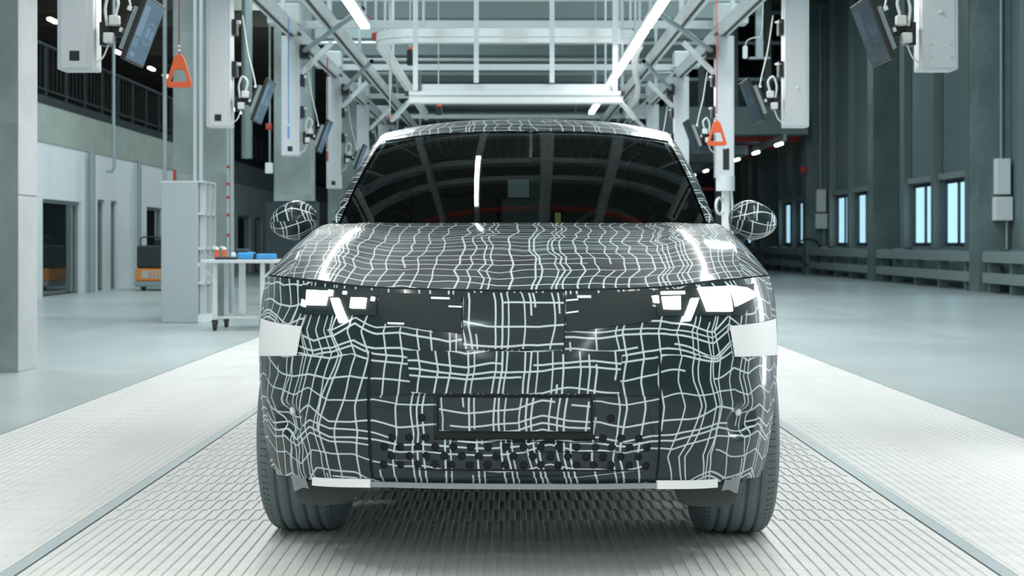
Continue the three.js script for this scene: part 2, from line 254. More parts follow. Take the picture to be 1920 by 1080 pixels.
const MC = { front: film(texFront), hood: film(texHood, 0.75, 0.1), body: film(texBody), plain: phys(C(0.011, 0.02, 0.021), 0.5, { specularIntensity: 0.5 }),
  tape: std(C(0.74, 0.75, 0.75), 0.55), seam: std(C(0.006, 0.008, 0.009), 0.8), lip: std(C(0.22, 0.26, 0.265), 0.6), lipDark: std(C(0.05, 0.06, 0.06), 0.6), lens: phys(C(0.9, 0.95, 0.95), 0.02, { transmission: 1, thickness: 0 }),
  drl: std(0x000000, 0.5, 0, { emissive: C(1, 1, 0.97), emissiveIntensity: 5 }), chrome: std(C(0.75, 0.78, 0.8), 0.15, 1), glass: phys(C(0.36, 0.44, 0.44), 0.015, { transmission: 1, thickness: 0, ior: 1.52 }), sideGlass: phys(C(0.02, 0.025, 0.025), 0.03, { clearcoat: 1 }),
  frit: phys(C(0.006, 0.008, 0.008), 0.25), seat: std(C(0.035, 0.045, 0.045), 0.8), lining: std(C(0.03, 0.04, 0.04), 0.9), plastic: std(C(0.25, 0.27, 0.26), 0.6), whiteLine: std(C(0.68, 0.72, 0.73), 0.4) };

// ---------------------------------------------------------------- the car. Local frame: x to the window side, y up, s metres behind the nose
const CAR_D = 4.24, YAW = 0.029, CAR_X = 0.015;
const car = thing('test_car', 'test car wrapped in black camouflage film with a white wavy grid, headlights on', 'car', [CAR_X, 0, -CAR_D], -Math.atan(YAW));
const HW = 0.905, SE = 0.75, LEN = 4.78, SR = 0.6;
const outline = (() => {                        // half outline in plan, centre of the nose to centre of the tail, with arc length
  const p = []; for (let i = 0; i <= 300; i++) { const x = HW * i / 300; p.push([x, SE * (1 - Math.sqrt(Math.max(0, 1 - Math.pow(x / HW, 3.2))))]); if (x / HW > 0.93) break; }
  const a0 = Math.asin(Math.pow(p[p.length - 1][0] / HW, 1.6)); for (let i = 1; i <= 60; i++) { const a = lerp(a0, Math.PI / 2, i / 60); p.push([HW * Math.pow(Math.sin(a), 0.625), SE * (1 - Math.cos(a))]); }
  for (let i = 1; i <= 80; i++) p.push([HW + 0.008 * Math.sin(Math.PI * i / 80), lerp(SE, LEN - SR, i / 80)]);
  for (let i = 1; i <= 120; i++) { const a = Math.PI / 2 * (1 - i / 120); p.push([HW * Math.pow(Math.max(Math.sin(a), 0), 0.55), LEN - SR * (1 - Math.cos(a))]); }
  const arc = [0]; for (let i = 1; i < p.length; i++) arc.push(arc[i - 1] + Math.hypot(p[i][0] - p[i - 1][0], p[i][1] - p[i - 1][1]));
  return { p, arc, total: arc[arc.length - 1] };
})();
function outAt(a) { a = clamp(a, 0, outline.total); let lo = 0, hi = outline.arc.length - 1; while (hi - lo > 1) { const m = (lo + hi) >> 1; if (outline.arc[m] <= a) lo = m; else hi = m; } const t = (a - outline.arc[lo]) / (outline.arc[hi] - outline.arc[lo] || 1); return [lerp(outline.p[lo][0], outline.p[hi][0], t), lerp(outline.p[lo][1], outline.p[hi][1], t)]; }
function arcOfX(x) { for (let i = 1; i < outline.p.length; i++) if (outline.p[i][0] >= x) { const t = (x - outline.p[i - 1][0]) / (outline.p[i][0] - outline.p[i - 1][0]); return lerp(outline.arc[i - 1], outline.arc[i], t); } return outline.arc[outline.arc.length - 1]; }
function arcOfS(s) { for (let i = 1; i < outline.p.length; i++) if (outline.p[i][1] >= s) { const t = (s - outline.p[i - 1][1]) / (outline.p[i][1] - outline.p[i - 1][1] || 1); return lerp(outline.arc[i - 1], outline.arc[i], t); } return outline.total; }
const insFront = stable([[0.2, 0.09], [0.29, 0.055], [0.36, 0.025], [0.46, 0.008], [0.56, 0.0], [0.66, 0.004], [0.76, 0.018], [0.84, 0.038], [0.90, 0.062], [0.95, 0.09]]);
const insSide = stable([[0.2, 0.05], [0.32, 0.018], [0.45, 0.004], [0.60, 0.0], [0.74, 0.0], [0.84, 0.006], [0.90, 0.018], [0.96, 0.035]]);
const yEdge = stable([[0, 0.894], [0.45, 0.903], [0.72, 0.919], [0.95, 0.93], [1.3, 0.93], [2, 0.93], [8, 0.95]]);
const gauss = (d, w) => Math.exp(-d * d / (w * w));
function relief(a, y) {                          // outward offset: sensor pockets in the bumper corners
  const ea = (a - 0.775) / 0.085, ey = (y - 0.475) / 0.058, e = ea * ea + ey * ey; let o = 0; if (e < 1) o -= 0.022 * smooth((1 - e) * 1.4);
  o += 0.012 * gauss(a - 0.62, 0.07) * smooth((0.72 - y) / 0.1) * smooth((y - 0.3) / 0.1);
  return o;
}
function low(a, y) {                             // point on the lower body at signed arc a and height y
  const sg = a < 0 ? -1 : 1, A = Math.abs(a), h = 0.004, p0 = outAt(Math.max(0, A - h)), p1 = outAt(A + h), p = outAt(A); let tx = p1[0] - p0[0], ts = p1[1] - p0[1]; if (A < h) { tx = 1; ts = 0; } const l = Math.hypot(tx, ts); tx /= l; ts /= l;
  const nx = ts, ns = -tx, fr = Math.abs(ns) ** 1.5, sd = 1 - fr, off = -insFront(y) * fr * (p[1] < 2.4 ? 1 : 0.8) - insSide(y) * sd + relief(A, y);
  return V(sg * (p[0] + nx * off), y, -(p[1] + ns * off));
}
function normalOf(fn, u, v, du = 0.004, dv = 0.004) { const a = fn(u - du, v), b = fn(u + du, v), c = fn(u, v - dv), d = fn(u, v + dv); return b.sub(a).cross(d.sub(c)).normalize(); }
// grid of fn(u, v) with uv(u, v), optional outward offset and thickness (closed solid)
function grid(fn, us, vs, uvf, off = 0, thick = 0) {
  const nu = us.length, pos = [], uv = [], idx = []; const U = (i, j) => typeof us[i] === 'function' ? us[i](vs[j]) : us[i];
  const layer = o => { const b = pos.length / 3; for (let j = 0; j < vs.length; j++) for (let i = 0; i < nu; i++) { const u = U(i, j), v = vs[j], p = fn(u, v); if (o) p.addScaledVector(normalOf(fn, u, v), o); pos.push(p.x, p.y, p.z); const t = uvf(u, v, p); uv.push(t[0], t[1]); } return b; };
  const b0 = layer(off), at = (b, i, j) => b + j * nu + i;
  for (let j = 0; j < vs.length - 1; j++) for (let i = 0; i < nu - 1; i++) idx.push(at(b0, i, j), at(b0, i + 1, j), at(b0, i + 1, j + 1), at(b0, i, j), at(b0, i + 1, j + 1), at(b0, i, j + 1));
  const g = new THREE.BufferGeometry();
  g.setAttribute('position', new THREE.Float32BufferAttribute(pos, 3)); g.setAttribute('uv', new THREE.Float32BufferAttribute(uv, 2)); g.setIndex(idx); g.computeVertexNormals();
  if (!thick) return g;
  const p2 = [], u2 = [], i2 = []; const ring = []; for (let i = 0; i < nu; i++) ring.push([i, 0]); for (let j = 1; j < vs.length; j++) ring.push([nu - 1, j]); for (let i = nu - 2; i >= 0; i--) ring.push([i, vs.length - 1]); for (let j = vs.length - 2; j >= 0; j--) ring.push([0, j]);
  ring.forEach(([i, j]) => { const u = U(i, j), v = vs[j], n = normalOf(fn, u, v), p = fn(u, v), a = p.clone().addScaledVector(n, off), b = p.clone().addScaledVector(n, off - thick), t = uvf(u, v, p); p2.push(a.x, a.y, a.z, b.x, b.y, b.z); u2.push(t[0], t[1], t[0], t[1]); });
  for (let i = 0; i < ring.length - 1; i++) i2.push(2 * i, 2 * i + 1, 2 * i + 2, 2 * i + 1, 2 * i + 3, 2 * i + 2);
  const w = new THREE.BufferGeometry(); w.setAttribute('position', new THREE.Float32BufferAttribute(p2, 3)); w.setAttribute('uv', new THREE.Float32BufferAttribute(u2, 2)); w.setIndex(i2); const w2 = w.toNonIndexed(); w2.computeVertexNormals();
  return mergeGeometries([g.toNonIndexed(), w2]);
}
const lin = (a, b, n) => Array.from({ length: n + 1 }, (_, i) => lerp(a, b, i / n));
const uvFront = (a, y) => [(a + FA) / (2 * FA), (y - FY0) / (FY1 - FY0)];
// where a pixel of the picture falls on the bumper: signed arc and height
function spot(px, py) { let s = 0, x = 0; for (let i = 0; i < 25; i++) { const D = CAR_D + s; x = (px - CX) / F * D - CAR_X - YAW * s; const A = arcOfX(Math.min(Math.abs(x), 0.904)); const p = low(A, clamp(EYE - (py - CY) / F * D, 0.25, 0.93)); s = lerp(s, -p.z, 0.6); } const y = EYE - (py - CY) / F * (CAR_D + s); return [Math.sign(x) * arcOfX(Math.min(Math.abs(x), 0.904)), y]; }
const frontPart = (name, mat, g, parent = car) => mesh(name, g, mat, parent);
// a patch of the bumper inside four pixel corners (top left, top right, bottom right, bottom left)
function patch(name, mat, q, off, thick, nu = 16, nv = 8, parent = car, uvf, sh = [0, 0]) {
  const [tl, tr, br, bl] = q.map(p => spot(...p)); const map = (u, v) => [lerp(lerp(bl[0], br[0], u), lerp(tl[0], tr[0], u), v), lerp(lerp(bl[1], br[1], u), lerp(tl[1], tr[1], u), v)];
  return mesh(name, grid((u, v) => low(...map(u, v)), lin(0, 1, nu), lin(0, 1, nv), uvf || ((u, v) => { const t = uvFront(...map(u, v)); return [t[0] + sh[0], t[1] + sh[1]]; }), off, thick), mat, parent);
}
const archY = s => { let y = 0.30; for (const c of [0.86, 3.757]) { const d = Math.abs(s - c); if (d < 0.415) y = Math.max(y, 0.355 + Math.sqrt(0.415 * 0.415 - d * d)); } return y; };
const yBot = a => { const A = Math.abs(a), s = outAt(A)[1]; return Math.max(lerp(0.30, 0.285, smooth((A - 0.35) / 0.4)), archY(s) > 0.31 ? archY(s) : 0); };
const lowV = (a, v) => low(a, lerp(yBot(a), yEdge(Math.abs(a)) - 0.004, v));
const aArch = arcOfS(0.452);
mesh('front_bumper', grid(lowV, lin(-aArch, aArch, 150), lin(0, 1, 44), (a, v) => uvFront(a, lerp(yBot(a), yEdge(Math.abs(a)), v))), MC.front, car);
const aRear = arcOfS(4.25), uvSide = (a, v, p) => [p.z * 0.77, p.y * 0.77];
for (const sg of [-1, 1]) {
  const cols = lin(aArch, aRear, 240); if (sg < 0) { cols.reverse(); cols.forEach((c, i) => cols[i] = -c); }
  mesh('body_side', grid(lowV, cols, lin(0, 1, 24), uvSide), MC.body, car);
}
{ const arr = lin(aRear, outline.total - 0.001, 50); mesh('rear_bumper', mergeGeometries([grid(lowV, arr, lin(0, 1, 16), (a, v, p) => [p.x * .77, p.y * .77]), grid(lowV, arr.slice().reverse().map(x => -x), lin(0, 1, 16), (a, v, p) => [p.x * .77, p.y * .77])]), MC.body, car); }

// upper body: columns t from 0 (centre front) over 1 (cowl corner) and 2 (rear corner) to 3 (centre rear)
const aCorner = arcOfX(0.775);
const sE = stable([[1, outAt(aCorner)[1]], [1.15, 0.46], [1.3, 0.72], [1.45, 1.12], [1.6, 1.75], [1.8, 2.95], [2, 4.25]]), sC = stable([[1, 1.55], [1.15, 1.60], [1.3, 1.67], [1.45, 1.82], [1.6, 2.1], [1.8, 3.05], [2, 4.38]]), sRf = stable([[1, 2.06], [1.15, 2.12], [1.3, 2.2], [1.45, 2.35], [1.6, 2.6], [1.8, 3.3], [2, 4.3]]);
const roofHW = stable([[1.9, 0.655], [2.06, 0.665], [2.6, 0.672], [3.4, 0.645], [4.3, 0.58]]), roofTop = stable([[1.9, 1.505], [1.98, 1.533], [2.2, 1.585], [2.5, 1.632], [2.9, 1.655], [3.3, 1.648], [3.9, 1.61], [4.4, 1.555]]);
const roofY = (x, s) => roofTop(s) - 0.052 * Math.pow(Math.abs(x) / roofHW(s), 2.8) - 0.012 * (x / roofHW(s)) ** 2;
const beltX = stable([[1.55, 0.785], [1.9, 0.805], [2.6, 0.815], [3.6, 0.79], [4.4, 0.70]]);
function Ept(t) { if (t <= 1) { const a = aCorner * t; return low(a, yEdge(a)); } if (t <= 2) { const a = arcOfS(sE(t)); return low(a, yEdge(a)); } const a = lerp(aRear, outline.total, t - 2); return low(a, yEdge(a)); }
function Cpt(t) { if (t <= 1) { const x = 0.785 * t; return V(x, 1.118, -(1.25 + 0.30 * Math.pow(t, 2.2))); } if (t <= 2) { const s = sC(t); return V(beltX(s), 1.118 + 0.012 * (t - 1), -s); } const u = t - 2; return V(0.70 * Math.cos(u * Math.PI / 2) ** 0.6, 1.13, -(4.38 + 0.12 * Math.sin(u * Math.PI / 2))); }
function Rpt(t) { if (t <= 1) { const x = 0.665 * t, s = 1.98 + 0.08 * t * t; return V(x, roofY(x, s), -s); } if (t <= 2) { const s = sRf(t), x = roofHW(s); return V(x, roofY(x, s), -s); } const x = 0.58 * Math.cos((t - 2) * Math.PI / 2) ** 0.7, s = 4.3 + 0.05 * Math.sin((t - 2) * Math.PI / 2); return V(x, roofY(x, s), -s); }
const mir = (fn) => (t, w) => { if (t < 0) { const p = fn(-t, w); p.x = -p.x; return p; } return fn(t, w); };
const upper = mir((t, w) => {
  const e = Ept(t), c = Cpt(t), side = smooth((t - 0.75) / 0.5), wx = lerp(w, 1 - Math.pow(1 - w, 1.75), side), q = 1 - Math.pow(1 - w, lerp(1.85, 1.95, side)), x = lerp(e.x, c.x, wx), z = lerp(e.z, c.z, w); let y = lerp(e.y, c.y, q);
  if (t < 2) { const cr = 0.62 - 0.04 * w; y += 0.016 * gauss(x - cr, 0.085) * Math.sin(Math.PI * clamp(w * 0.9 + 0.08, 0, 1)) - 0.008 * gauss(x - 0.36, 0.2) * Math.sin(Math.PI * w); }
  return V(x, y, z);
});
const green = mir((t, w) => { const c = Cpt(t), r = Rpt(t), b = 4 * w * (1 - w), p = c.lerp(r, w); const out = t <= 1 ? [0, 0.022, 0.014] : t <= 2 ? [0.018, 0.0, 0] : [0, 0.01, -0.02]; p.x += out[0] * b; p.y += out[1] * b; p.z += out[2] * b; return p; });
// metric u, v on the hood film
const uvHood = (t, w, p) => { const T_ = Math.abs(t), e = Ept(T_), c = Cpt(T_); const u = Math.sign(t || 1) * (T_ <= 1 ? lerp(aCorner * T_, 0.785 * T_, w) : aCorner + (T_ - 1) * lerp(0.9, 0.35, w)); return [0.5 + u / HOODW, w * e.distanceTo(c) * 0.98 / HOODL + 0.02]; };
mesh('hood', grid(upper, lin(-1.0, 1.0, 110), lin(0, 1, 56), uvHood), MC.hood, car);
for (const sg of [-1, 1]) {
  const c1 = lin(1.0, 1.55, 70), c2 = lin(1.55, 2, 50), f = l => sg > 0 ? l : l.slice().reverse().map(x => -x);
  mesh('fender', grid(upper, f(c1), lin(0, 1, 44), (t, w, p) => [p.z * 0.77 + 0.3, (p.x * sg + p.y) * 0.85]), MC.body, car);
  mesh('shoulder', grid(upper, f(c2), lin(0, 1, 16), (t, w, p) => [p.z * 0.77, p.y * 0.77]), MC.body, car);
  mesh('front_pillar', grid(green, f(lin(0.958, 1.17, 12)), lin(0, 1, 30), (t, w, p) => [(Math.abs(t) - 0.958) * 0.5 + 0.3, w * 0.6], 0.006), MC.body, car);
  mesh('side_window', grid(green, f(lin(1.17, 1.62, 24)), lin(0, 1, 12), (t, w) => [t, w]), MC.sideGlass, car);
  mesh('middle_pillar', grid(green, f(lin(1.62, 1.66, 3)), lin(0, 1, 12), (t, w) => [t, w]), MC.body, car);
  mesh('side_window', grid(green, f(lin(1.66, 1.88, 20)), lin(0, 1, 12), (t, w) => [t, w]), MC.sideGlass, car);
  mesh('rear_pillar', grid(green, f(lin(1.88, 2.15, 12)), lin(0, 1, 12), (t, w, p) => [p.z * .77, p.y * .77]), MC.body, car);
}
{ const m2 = [...lin(2, 2.999, 20)], uvR = (t, w, p) => [p.x * 0.77, p.y * 0.77]; mesh('tailgate', mergeGeometries([grid(upper, m2, lin(0, 1, 8), uvR), grid(upper, m2.slice().reverse().map(x => -x), lin(0, 1, 8), uvR)]), MC.body, car);
  const m3 = lin(2.15, 2.999, 16); mesh('rear_window', mergeGeometries([grid(green, m3, lin(0, 1, 8), uvR), grid(green, m3.slice().reverse().map(x => -x), lin(0, 1, 8), uvR)]), MC.sideGlass, car); }
mesh('windscreen', grid(green, lin(-0.97, 0.97, 60), lin(0.0, 0.985, 30), (t, w) => [t, w]), MC.glass, car);
mesh('windscreen_frame', grid(green, lin(-1, 1, 60), lin(0.965, 1.0, 2), (t, w) => [t, w], -0.004), MC.frit, car);
for (const sg of [-1, 1]) mesh('windscreen_frame', grid(green, sg > 0 ? lin(0.93, 0.99, 3) : lin(-0.99, -0.93, 3), lin(0, 1, 30), (t, w) => [t, w], -0.004), MC.frit, car);
mesh('roof', grid((q, r) => { const s0 = 1.98 + 0.08 * q * q, s1 = 4.35 - 0.05 * q * q, s = lerp(s0, s1, r), x = q * roofHW(s); return V(x, roofY(x, s) + 0.001, -s); }, lin(-1, 1, 48), lin(0, 1, 50), (q, r, p) => [p.x * 0.77, p.z * 0.6]), MC.body, car);

// dark shut line between hood and bumper
mesh('hood_gap', grid((t, w) => { const e = upper(t, 0); e.y += lerp(-0.0075, 0.0015, w); e.z += 0.002; return e; }, lin(-1, 1, 90), [0, 1], (t, w) => [t, w]), MC.seam, car);

// bumper panels laid over the face
patch('nose_panel', MC.front, [[868, 551], [1058, 551], [1057, 655], [869, 655]], 0.009, 0.012, 18, 10, car, null, [0.013, 0.08]);
for (const q of [[[866, 552], [870, 552], [871, 656], [867, 656]], [[1056, 552], [1060, 552], [1059, 656], [1055, 656]]]) patch('seam', MC.seam, q, 0.004, 0, 2, 8);
patch('light_band', MC.plain, [[700, 549], [864, 554], [864, 626], [712, 606]], 0.005, 0.008, 18, 8);
patch('light_band', MC.plain, [[1062, 554], [1232, 544], [1224, 602], [1062, 622]], 0.005, 0.008, 18, 8);
for (const q of [[[806, 558], [842, 559], [842, 563], [806, 562]], [[724, 605], [756, 606], [756, 610], [724, 609]], [[1083, 555], [1110, 555], [1110, 560], [1083, 560]], [[1062, 563], [1085, 561], [1085, 564], [1062, 566]], [[1062, 586], [1085, 583], [1085, 586], [1062, 589]], [[840, 574], [866, 575], [866, 578], [840, 577]]]) patch('light_strip', MC.whiteLine, q, 0.0075, 0.003, 4, 1);
patch('cross_member', MC.front, [[762, 658], [1166, 658], [1160, 737], [772, 737]], 0.008, 0.014, 26, 8, car, null, [-0.021, 0.05]);
patch('plate_surround', MC.seam, [[818, 740], [1112, 740], [1112, 822], [818, 822]], 0.003, 0.004, 20, 4);
patch('plate_panel', MC.front, [[824, 745], [1106, 745], [1106, 806], [824, 806]], 0.014, 0.014, 20, 8, car, null, [0.008, -0.06]);
for (const sg of [-1, 1]) { // side bumper covers with their seams
  const q = sg < 0 ? [[500, 668], [690, 663], [690, 896], [500, 890]] : [[1438, 668], [1238, 663], [1238, 896], [1440, 890]];
  if (sg < 0) patch('corner_cover', MC.front, q, 0.005, 0.007, 80, 56); else patch('corner_cover', MC.front, [q[1], q[0], q[3], q[2]], 0.005, 0.007, 80, 56);
  const x = sg < 0 ? 692.5 : 1236.5; patch('seam', MC.seam, [[x - 2, 660], [x + 2, 660], [x + 2, 898], [x - 2, 898]], 0.002, 0, 2, 12);
}
// lower grille plate with drilled holes
{
  const holes = []; const rowsH = [[820, [735, 767, 798, 1130, 1164, 1197]], [837, [720, 750, 784, 816, 850, 883, 915, 949, 982, 1014, 1048, 1081, 1116, 1147, 1180, 1213]], [854, [733, 767, 799, 833, 866, 898, 931, 963, 999, 1032, 1065, 1099, 1131, 1164, 1197]], [870, [717, 749, 782, 815, 846, 881, 914, 947, 982, 1014, 1047, 1081, 1113, 1146, 1180, 1212]], [783, [791, 1144]]];
  for (const [py, xs] of rowsH) for (const px of xs) holes.push(spot(px, py));
  const ptsTop = [[696, 742], [814, 742], [814, 824], [1116, 824], [1116, 742], [1233, 742], [1233, 893], [696, 893]];
  const sh = new THREE.Shape(); const outl = []; ptsTop.forEach((p, i) => { const q = ptsTop[(i + 1) % ptsTop.length], n = Math.max(1, Math.ceil(Math.hypot(q[0] - p[0], q[1] - p[1]) / 22)); for (let k = 0; k < n; k++) outl.push(spot(lerp(p[0], q[0], k / n), lerp(p[1], q[1], k / n))); });
  outl.forEach((p, i) => i ? sh.lineTo(p[0], p[1]) : sh.moveTo(p[0], p[1])); sh.closePath();
  for (const [a, y] of holes) { const h = new THREE.Path(); h.absarc(a, y, 0.0128, 0, Math.PI * 2, true); sh.holes.push(h); }
  const g = new THREE.ExtrudeGeometry(sh, { depth: 0.014, bevelEnabled: false, curveSegments: 10 }); const p = g.attributes.position, uv = g.attributes.uv;
  for (let i = 0; i < p.count; i++) { const a = p.getX(i), y = p.getY(i), d = p.getZ(i), q = low(a, y).addScaledVector(normalOf(low, a, y), d - 0.006), t = uvFront(a, y); uv.setXY(i, t[0], t[1]); p.setXYZ(i, q.x, q.y, q.z); } g.computeVertexNormals();
  mesh('lower_grille', g, MC.front, car);
  patch('grille_backing', MC.seam, [[706, 812], [1224, 812], [1224, 880], [706, 880]], 0.0015, 0, 30, 6);
  for (const x of [791, 1144]) patch('grille_backing', MC.seam, [[x - 11, 772], [x + 11, 772], [x + 11, 794], [x - 11, 794]], 0.0015, 0, 3, 3);
}
// white tape on the bumper corners, sensors
patch('white_tape', MC.tape, [[488, 598], [562, 613], [556, 668], [487, 668]], 0.009, 0.003, 14, 8);
patch('white_tape', MC.tape, [[1369, 611], [1450, 597], [1450, 664], [1374, 668]], 0.009, 0.003, 14, 8);
for (const [px, py] of [[541, 769], [1388, 769]]) { const [a, y] = spot(px, py), n = normalOf(low, a, y), p = low(a, y).addScaledVector(n, 0.008); const m = mesh('parking_sensor', new THREE.SphereGeometry(0.011, 16, 10), MC.tape, car, p.toArray()); m.scale.set(1, 1.25, 0.7); }
// bottom lip and air deflectors
{
  const lipFn = (a, v) => { const y = lerp(yBot(a) - 0.012, yBot(a) + 0.004, v); const p = low(a, yBot(a) + 0.01); p.y = y; p.z += 0.006; return p; };
  mesh('bottom_lip', grid(lipFn, lin(-0.64, 0.64, 60), [0, 1], (a, v) => [a, v], 0.004, 0.012), MC.lip, car);
  for (const sg of [-1, 1]) {
    const q = sg < 0 ? [-0.69, -0.455] : [0.455, 0.69];
    mesh('lip_end', grid(lipFn, lin(...q, 20), lin(0, 1.6, 2), (a, v) => [a, v], 0.012, 0.014), MC.tape, car).scale.set(1, 1, 1);
    const sh = new THREE.Shape(); sh.moveTo(0, 0); sh.lineTo(0.20, 0); sh.bezierCurveTo(0.2, -0.05, 0.17, -0.07, 0.14, -0.07); sh.lineTo(0.05, -0.07); sh.bezierCurveTo(0.0, -0.07, 0.0, -0.03, 0, 0);
    const g = new THREE.ExtrudeGeometry(sh, { depth: 0.05, bevelEnabled: true, bevelSize: 0.008, bevelThickness: 0.008, bevelSegments: 2 }); g.translate(-0.1, 0, -0.025);
    const px = sg < 0 ? 612 : 1327, D = CAR_D + 0.35; mesh('air_deflector', g, MC.lipDark, car, [(px - CX) / F * D - CAR_X - YAW * .35, 0.262, -0.35], [0, sg * -0.2, 0]);
    // crumpled film ends hanging in front of the tyres
    mesh('film_end', grid((u, v) => { const a = sg * (0.73 + 0.09 * u), y = 0.255 + 0.04 * v; const p = low(a, y + 0.02); p.y = y; p.z += 0.004 * Math.sin(u * 9 + v * 3); p.y += 0.005 * Math.sin(u * 5) - 0.012 * (1 - v) * u; return p; }, sg > 0 ? lin(0, 1, 18) : lin(1, 0, 18), lin(0, 1, 5), (u, v) => [u, v]), MC.lip, car);
  }
}
// headlights
for (const sg of [-1, 1]) {
  const h = new THREE.Group(); h.name = 'headlight'; car.add(h);
  const L = sg < 0;
  if (L) patch('housing', MC.plain, [[548, 535], [700, 546], [700, 592], [556, 590]], 0.004, 0.006, 20, 8, h); else patch('housing', MC.plain, [[1236, 544], [1428, 532], [1400, 590], [1236, 592]], 0.004, 0.006, 20, 8, h);
  const lamps = L ? [['lamp_unit', [[562, 546], [604, 548], [602, 574], [566, 573]]], ['daytime_bar', [[610, 561], [626, 561], [649, 604], [633, 607]]], ['lamp_unit', [[650, 560], [680, 561], [679, 580], [650, 579]]], ['marker_lamp', [[602, 545], [611, 546], [611, 557], [603, 556]]], ['marker_lamp', [[555, 562], [563, 566], [563, 577], [556, 575]]], ['marker_lamp', [[689, 558], [696, 559], [695, 566], [688, 565]]], ['marker_lamp', [[631, 548], [638, 548], [638, 553], [631, 553]]]]
    : [['lamp_unit', [[1247, 558], [1283, 557], [1280, 581], [1249, 580]]], ['daytime_bar', [[1303, 561], [1318, 560], [1296, 602], [1281, 603]]], ['lamp_unit', [[1320, 541], [1378, 538], [1376, 584], [1330, 584]]], ['lamp_unit', [[1382, 537], [1410, 541], [1426, 553], [1384, 575]]], ['marker_lamp', [[1228, 556], [1241, 555], [1241, 569], [1231, 567]]], ['marker_lamp', [[1247, 548], [1294, 547], [1294, 552], [1247, 553]]]];
  for (const [n, q] of lamps) patch(n, MC.drl, q, n === 'marker_lamp' ? 0.009 : 0.013, 0.008, 4, 4, h);
  const [a, y] = spot(L ? 620 : 1320, 565), p = low(a, y); const sp = new THREE.SpotLight(0xf4fbff, 14, 0, 0.5, 0.8, 2); sp.name = 'glow'; sp.position.set(p.x, p.y, p.z + 0.05); sp.castShadow = true; sp.shadow.radius = 2; h.add(sp); sp.target.name = 'aim'; sp.target.position.set(p.x, p.y - 0.35, p.z + 6); h.add(sp.target);
}
// door mirrors
for (const sg of [-1, 1]) {
  const m = new THREE.Group(); m.name = 'door_mirror'; car.add(m); const px = sg < 0 ? 549 : 1409, D = CAR_D + 1.6, x = (px - CX) / F * D - CAR_X - YAW * 1.6, y = YW(411, D); m.position.set(x, y - 0.008, -1.6); m.scale.setScalar(1.07);
  const fn = (u, v) => { const th = u * Math.PI * 2, ph = v * Math.PI, X = Math.cos(ph), r = Math.sin(ph); const k = X * sg; // k > 0 towards the tip
    const R = Math.pow(r, 0.8) * (k > 0 ? 1 - 0.22 * k : 1.0 - 0.05 * k * k); return V(0.092 * X, 0.081 * R * Math.sin(th) * (Math.sin(th) < 0 ? 0.92 : 1) + (-0.006 * k), 0.075 * R * Math.cos(th) * (Math.cos(th) < 0 ? 0.7 : 1.1)); };
  mesh('housing', grid((u, v) => fn(u, v), lin(1, 0, 40), lin(0.004, 0.996, 28), (u, v) => [u * 0.42 + 0.1 * sg, v * 0.22]), MC.body, m);
  mesh('mirror_arm', tube([V(-sg * 0.03, -0.055, 0), V(-sg * 0.08, -0.078, -0.01), V(-sg * 0.17, -0.085, -0.03)], 0.018, 12, 10), MC.plain, m);
}
// cabin: dashboard, seats, steering wheel, headliner, carton and strap behind the windscreen
{
  const cab = new THREE.Group(); cab.name = 'interior'; car.add(cab);
  mesh('dashboard', boxAt(-0.72, 0.72, 0.80, 1.085, -1.62, -2.1, 0.06), MC.seat, cab);
  mesh('cabin_floor', boxAt(-0.72, 0.72, 0.3, 0.4, -1.2, -4.2), MC.lining, cab);
  mesh('rear_lining', boxAt(-0.7, 0.7, 0.4, 1.5, -4.05, -4.1), MC.lining, cab);
  const sq = [-0.38, 0.38];
  for (const x of sq) { const b = RB(0.46, 0.62, 0.16, 0.06, 3); mesh('seat_back', b, MC.seat, cab, [x, 0.98, -2.95], [-0.25, 0, 0]); mesh('seat_cushion', RB(0.48, 0.16, 0.5, 0.06, 3), MC.seat, cab, [x, 0.62, -2.7]); mesh('headrest', RB(0.26, 0.2, 0.1, 0.045, 3), MC.seat, cab, [x, 1.38, -3.05]); }
  const sw = mesh('steering_wheel', new THREE.TorusGeometry(0.17, 0.016, 10, 40), MC.seat, cab, [0.38, 1.03, -2.2], [-0.4, 0, 0]);
  const D = CAR_D + 1.85, bx = (980 - CX) / F * D - CAR_X - YAW * 1.85, by = YW(354, D);
  mesh('carton', boxAt(bx - 0.065, bx + 0.03, by - 0.04, by + 0.04, -1.85, -1.9, 0.004), MC.plastic, cab); mesh('device', boxAt(bx + 0.032, bx + 0.075, by - 0.045, by + 0.045, -1.85, -1.9, 0.004), MC.lining, cab);
  mesh('support_tray', boxAt(bx - 0.09, bx + 0.09, 1.06, by - 0.045, -1.83, -1.95), MC.lining, cab);
  mesh('yellow_tag', boxAt(bx + 0.14, bx + 0.165, 1.12, 1.17, -1.84, -1.845), M.yellow, cab);
}
